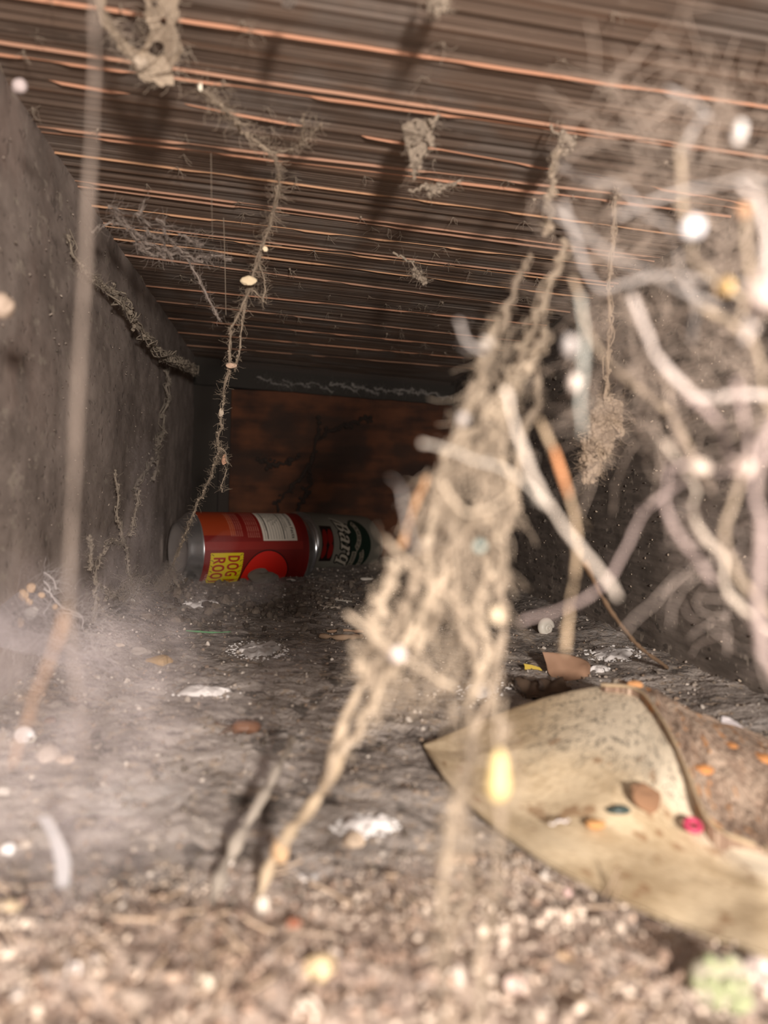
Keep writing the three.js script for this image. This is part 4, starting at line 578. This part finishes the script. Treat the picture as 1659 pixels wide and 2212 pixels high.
// beads: seeds and grains caught in the strands close to the lens
for (const [px, py, d, r, sx, sy, col, l] of [
  [1495, 492, .1, .0014, 1, 1, [.95, .93, .95], 'round bright white bead caught in the upper right tangle'], [1597, 286, .1, .0009, .8, 1.5, [.95, .88, .82], 'white oval bead at the upper right'],
  [1567, 618, .1, .0011, 1.1, 1, [.9, .6, .25], 'bright orange yellow bead in the right tangle'], [1607, 455, .1, .0009, 1, 1, [.6, .35, .2], 'dull orange bead at the right edge'],
  [1655, 635, .085, .002, 1, 1.1, [.6, .48, .42], 'large pinkish white blob at the right edge'], [1241, 826, .105, .0009, .75, 1.4, [.9, .76, .66], 'small oblong white bead left of the hanging cobweb'],
  [860, 1413, .11, .0011, 1, .9, [.9, .78, .72], 'pinkish white bead on the lower left stalk of the tangle'], [1072, 1328, .11, .0009, .9, 1.3, [.9, .72, .5], 'cream bead in the lower middle of the tangle'],
  [1036, 1180, .105, .0006, 1, 1, [.5, .62, .56], 'teal bead in the middle of the tangle'], [1000, 905, .11, .0008, 1, 1, [.5, .45, .42], 'grey bead on the left edge of the tangle'],
  [42, 186, .21, .0019, 1, 1.1, [.62, .52, .5], 'pinkish grey lump stuck to the left wall near the ceiling'], [5, 660, .2, .0032, 1, 1, [.55, .42, .32], 'tan lump stuck to the left wall at the left edge'],
  [1512, 1010, .1, .0012, 1.1, .9, [.68, .56, .46], 'tan knot where the right strands cross'], [1608, 1010, .1, .0012, 1, 1.1, [.75, .6, .5], 'pale knot where the right edge strands cross'],
  [1050, 740, .115, .0009, 1, 1, [.5, .43, .36], 'tan bead at the top of the tangle'], [1230, 745, .1, .0009, 1, 1.5, [.5, .45, .42], 'grey bead above the small oblong white one'],
]) solo('caught_bead', l, 'bead', crumbGeo(r, sx, sy, 1, 2, 0.35).translate(...P(px, py, d).toArray()), M(col.map((c) => c * 0.72), 0.7));
// the thick dusty web rope from ceiling to floor in the middle
{
  const t = thing('cobweb_rope', 'thick matted rope of dusty web and straw hanging blurred from ceiling to floor', 'cobweb', P(1000, 2000, .135)), loc = (g) => g.translate(-t.position.x, -t.position.y, -t.position.z);
  const ropes = [
    [1.0, DUST, [[1205, 330, .26], [1188, 430, .235], [1180, 500, .22]]], [0.9, PALE, [[1222, 520, .2], [1195, 600, .19], [1160, 680, .18], [1130, 760, .17], [1080, 850, .155], [1030, 920, .15], [965, 990, .145], [940, 1080, .14], [930, 1180, .138], [928, 1290, .137], [900, 1400, .137]]],
    [0.8, DUST, [[1140, 560, .2], [1095, 670, .185], [1062, 760, .17], [1015, 860, .16], [985, 960, .15], [960, 1060, .145], [985, 1160, .14], [975, 1300, .138]]],
    [1.0, PALE, [[1180, 720, .17], [1130, 800, .16], [1095, 860, .155], [1080, 950, .15], [1105, 1080, .145], [1062, 1180, .14], [1045, 1300, .138], [1042, 1420, .137], [1020, 1500, .13]]], [0.45, PALE, [[1020, 1490, .13], [1008, 1620, .115], [985, 1760, .108], [960, 1880, .105], [955, 2020, .102]]],
    [0.8, DUST, [[1150, 760, .17], [1160, 860, .16], [1120, 960, .15], [1110, 1060, .145], [1090, 1200, .14], [1085, 1330, .138], [1070, 1450, .137], [1035, 1560, .136], [1010, 1640, .136]]],
    [0.9, PALE, [[960, 1230, .138], [905, 1340, .137], [850, 1440, .137], [800, 1530, .138], [745, 1620, .139]]], [0.8, DUST, [[930, 1180, .138], [880, 1300, .137], [835, 1400, .138], [790, 1480, .139]]],
    [0.8, PALE, [[852, 1225, .13], [818, 1310, .13], [790, 1400, .13], [775, 1450, .13]]], [0.8, DUST, [[1000, 960, .148], [1050, 1040, .145], [1020, 1120, .142], [985, 1180, .14], [955, 1260, .138], [930, 1380, .137]]],
    [0.8, PALE, [[1080, 930, .15], [1010, 1000, .146], [965, 1080, .143], [1000, 1140, .141], [1060, 1120, .141]]], [0.7, DUST, [[1000, 1290, .138], [1010, 1400, .137], [1060, 1500, .136], [1085, 1600, .13]]],
    [0.7, PALE, [[1030, 870, .155], [1070, 920, .15], [1040, 1000, .147], [1080, 1060, .144]]], [0.35, DUST, [[1085, 1600, .105], [1078, 1750, .1], [1072, 1900, .098], [1050, 2060, .096], [1015, 2215, .094]]], [0.3, DUST, [[1010, 1640, .105], [985, 1800, .1], [965, 1960, .098], [975, 2215, .092]]],
    [0.6, PALE, [[1075, 690, .178], [1050, 770, .17], [1040, 850, .16], [990, 910, .155]]], [0.35, DUST, [[1030, 1590, .12], [1000, 1750, .11], [1010, 1880, .105], [990, 2010, .1]]],
  ];
  for (const [mm, col, a] of ropes) { const m = new MB(); strand(m, px3(a), mm / 1000 * 0.66, { hair: 90, hairLen: 0.004, dust: 40, side: 3, wob: 0.002, hairR: 0.00008 }); part('web_strand', loc(m.geo()), M(col, 1), t); }
  const m = new MB();
  for (let k = 0; k < 760; k++) { const s = Math.pow(rnd(), 0.75), y = 680 + 820 * s, cx = y < 1000 ? 1120 - (y - 680) * 0.32 : y < 1250 ? 1015 - (y - 1000) * 0.08 : 985 - (y - 1250) * 0.35, w = y < 1000 ? 60 : 95; m.fiber(P(cx + rr(-w, w), y, .178 - .035 * sm(680, 1000, y) - rr(0, 0.006)), rr(0.004, 0.012), 0.0001, 0.7, V(rr(-.45, .2), rr(-1, -.3), rr(-.3, .3)).normalize()); }
  part('web_fluff', loc(m.geo()), M([0.36, 0.285, 0.21], 1), t).userData.kind = 'stuff';
}
// two fluffy threads close to the lens on the left
rod('dusty_thread', 'long blurred dusty thread hanging down the left side from ceiling to floor', 'thread', [P(205, -60, .1), P(203, 200, .097), P(188, 480, .096), P(172, 800, .096), P(158, 1080, .096), P(148, 1310, .096), P(165, 1480, .098), P(188, 1640, .105)], 0.00034, [0.155, 0.12, 0.096], { hair: 40, hairLen: 0.002, n: 60 });
rod('dusty_thread', 'short orange tan thread branching left at the foot of the long blurred thread', 'thread', [P(150, 1310, .096), P(110, 1420, .1), P(70, 1520, .106), P(28, 1650, .115)], 0.00032, [0.36, 0.22, 0.13], { hair: 16, hairLen: 0.003, dust: 10 });
// fine silk that veils the right side and the lower left, close to the lens
function veil(label, n, box, d0, d1, r, col) { const m = new MB(); for (let k = 0; k < n; k++) m.fiber(P(rr(box[0], box[2]), rr(box[1], box[3]), rr(d0, d1)), rr(0.006, 0.02), r, 0.9); const o = part('silk_veil', m.geo(), M(col, 1), scene); o.name = numbered('silk_veil'); o.userData = { label, category: 'cobweb', kind: 'stuff' }; }
veil('loose tangle of fine web and hair filling the right side', 420, [1260, 180, 1700, 1000], .1, .15, 0.0001, [0.38, 0.3, 0.24]);
veil('finer hairs thinning out low on the right side', 36, [1480, 1120, 1720, 1350], .1, .15, 0.0001, [0.42, 0.34, 0.29]);
veil('whitish haze of fine silk close in front at the lower left', 420, [-60, 1320, 380, 1820], .06, .085, 0.000018, [0.5, 0.43, 0.42]);

// things alike share a group
const groups = { soda_can: 'drink cans at the back', root_fiber: 'root fibers in the right tangle', grass_blade: 'grass blades across the tangle', dead_stalk: 'dead stalks in the tangle', silk_line: 'silk lines close in front', caught_bead: 'beads and grains caught in webs', caught_flake: 'flakes caught in the beaded cobweb', web_crumb: 'crumbs caught in the sheet web', white_pebble: 'white pebbles in the foreground soil', plaster_powder: 'white powder patches on the floor', dust_clump: 'dust clumps on the ceiling', cobweb: 'cobwebs in the cavity', dry_straw: 'straw stems standing in the soil', orange_flake: 'orange flakes on the dirty leaf half', snail_shell: 'snail shells on the floor', wood_splinter: 'wood splinters on the floor', dusty_thread: 'dusty threads at the left', brown_crumb: 'brown bits on the leaf', plastic_scrap: 'pale scraps on the dirt at the right', tan_pebble: 'tan pebbles in the soil', white_chip: 'white chips on the floor', seed: 'pale seeds by the wall corner', straw_sliver: 'slivers on the floor', stone_chip: 'pale stone chips at the left' };
for (const o of scene.children) { const g = groups[o.name.replace(/_\d{3}$/, '')]; if (g && o.userData.label) o.userData.group = g; }

renderer.render(scene, camera);
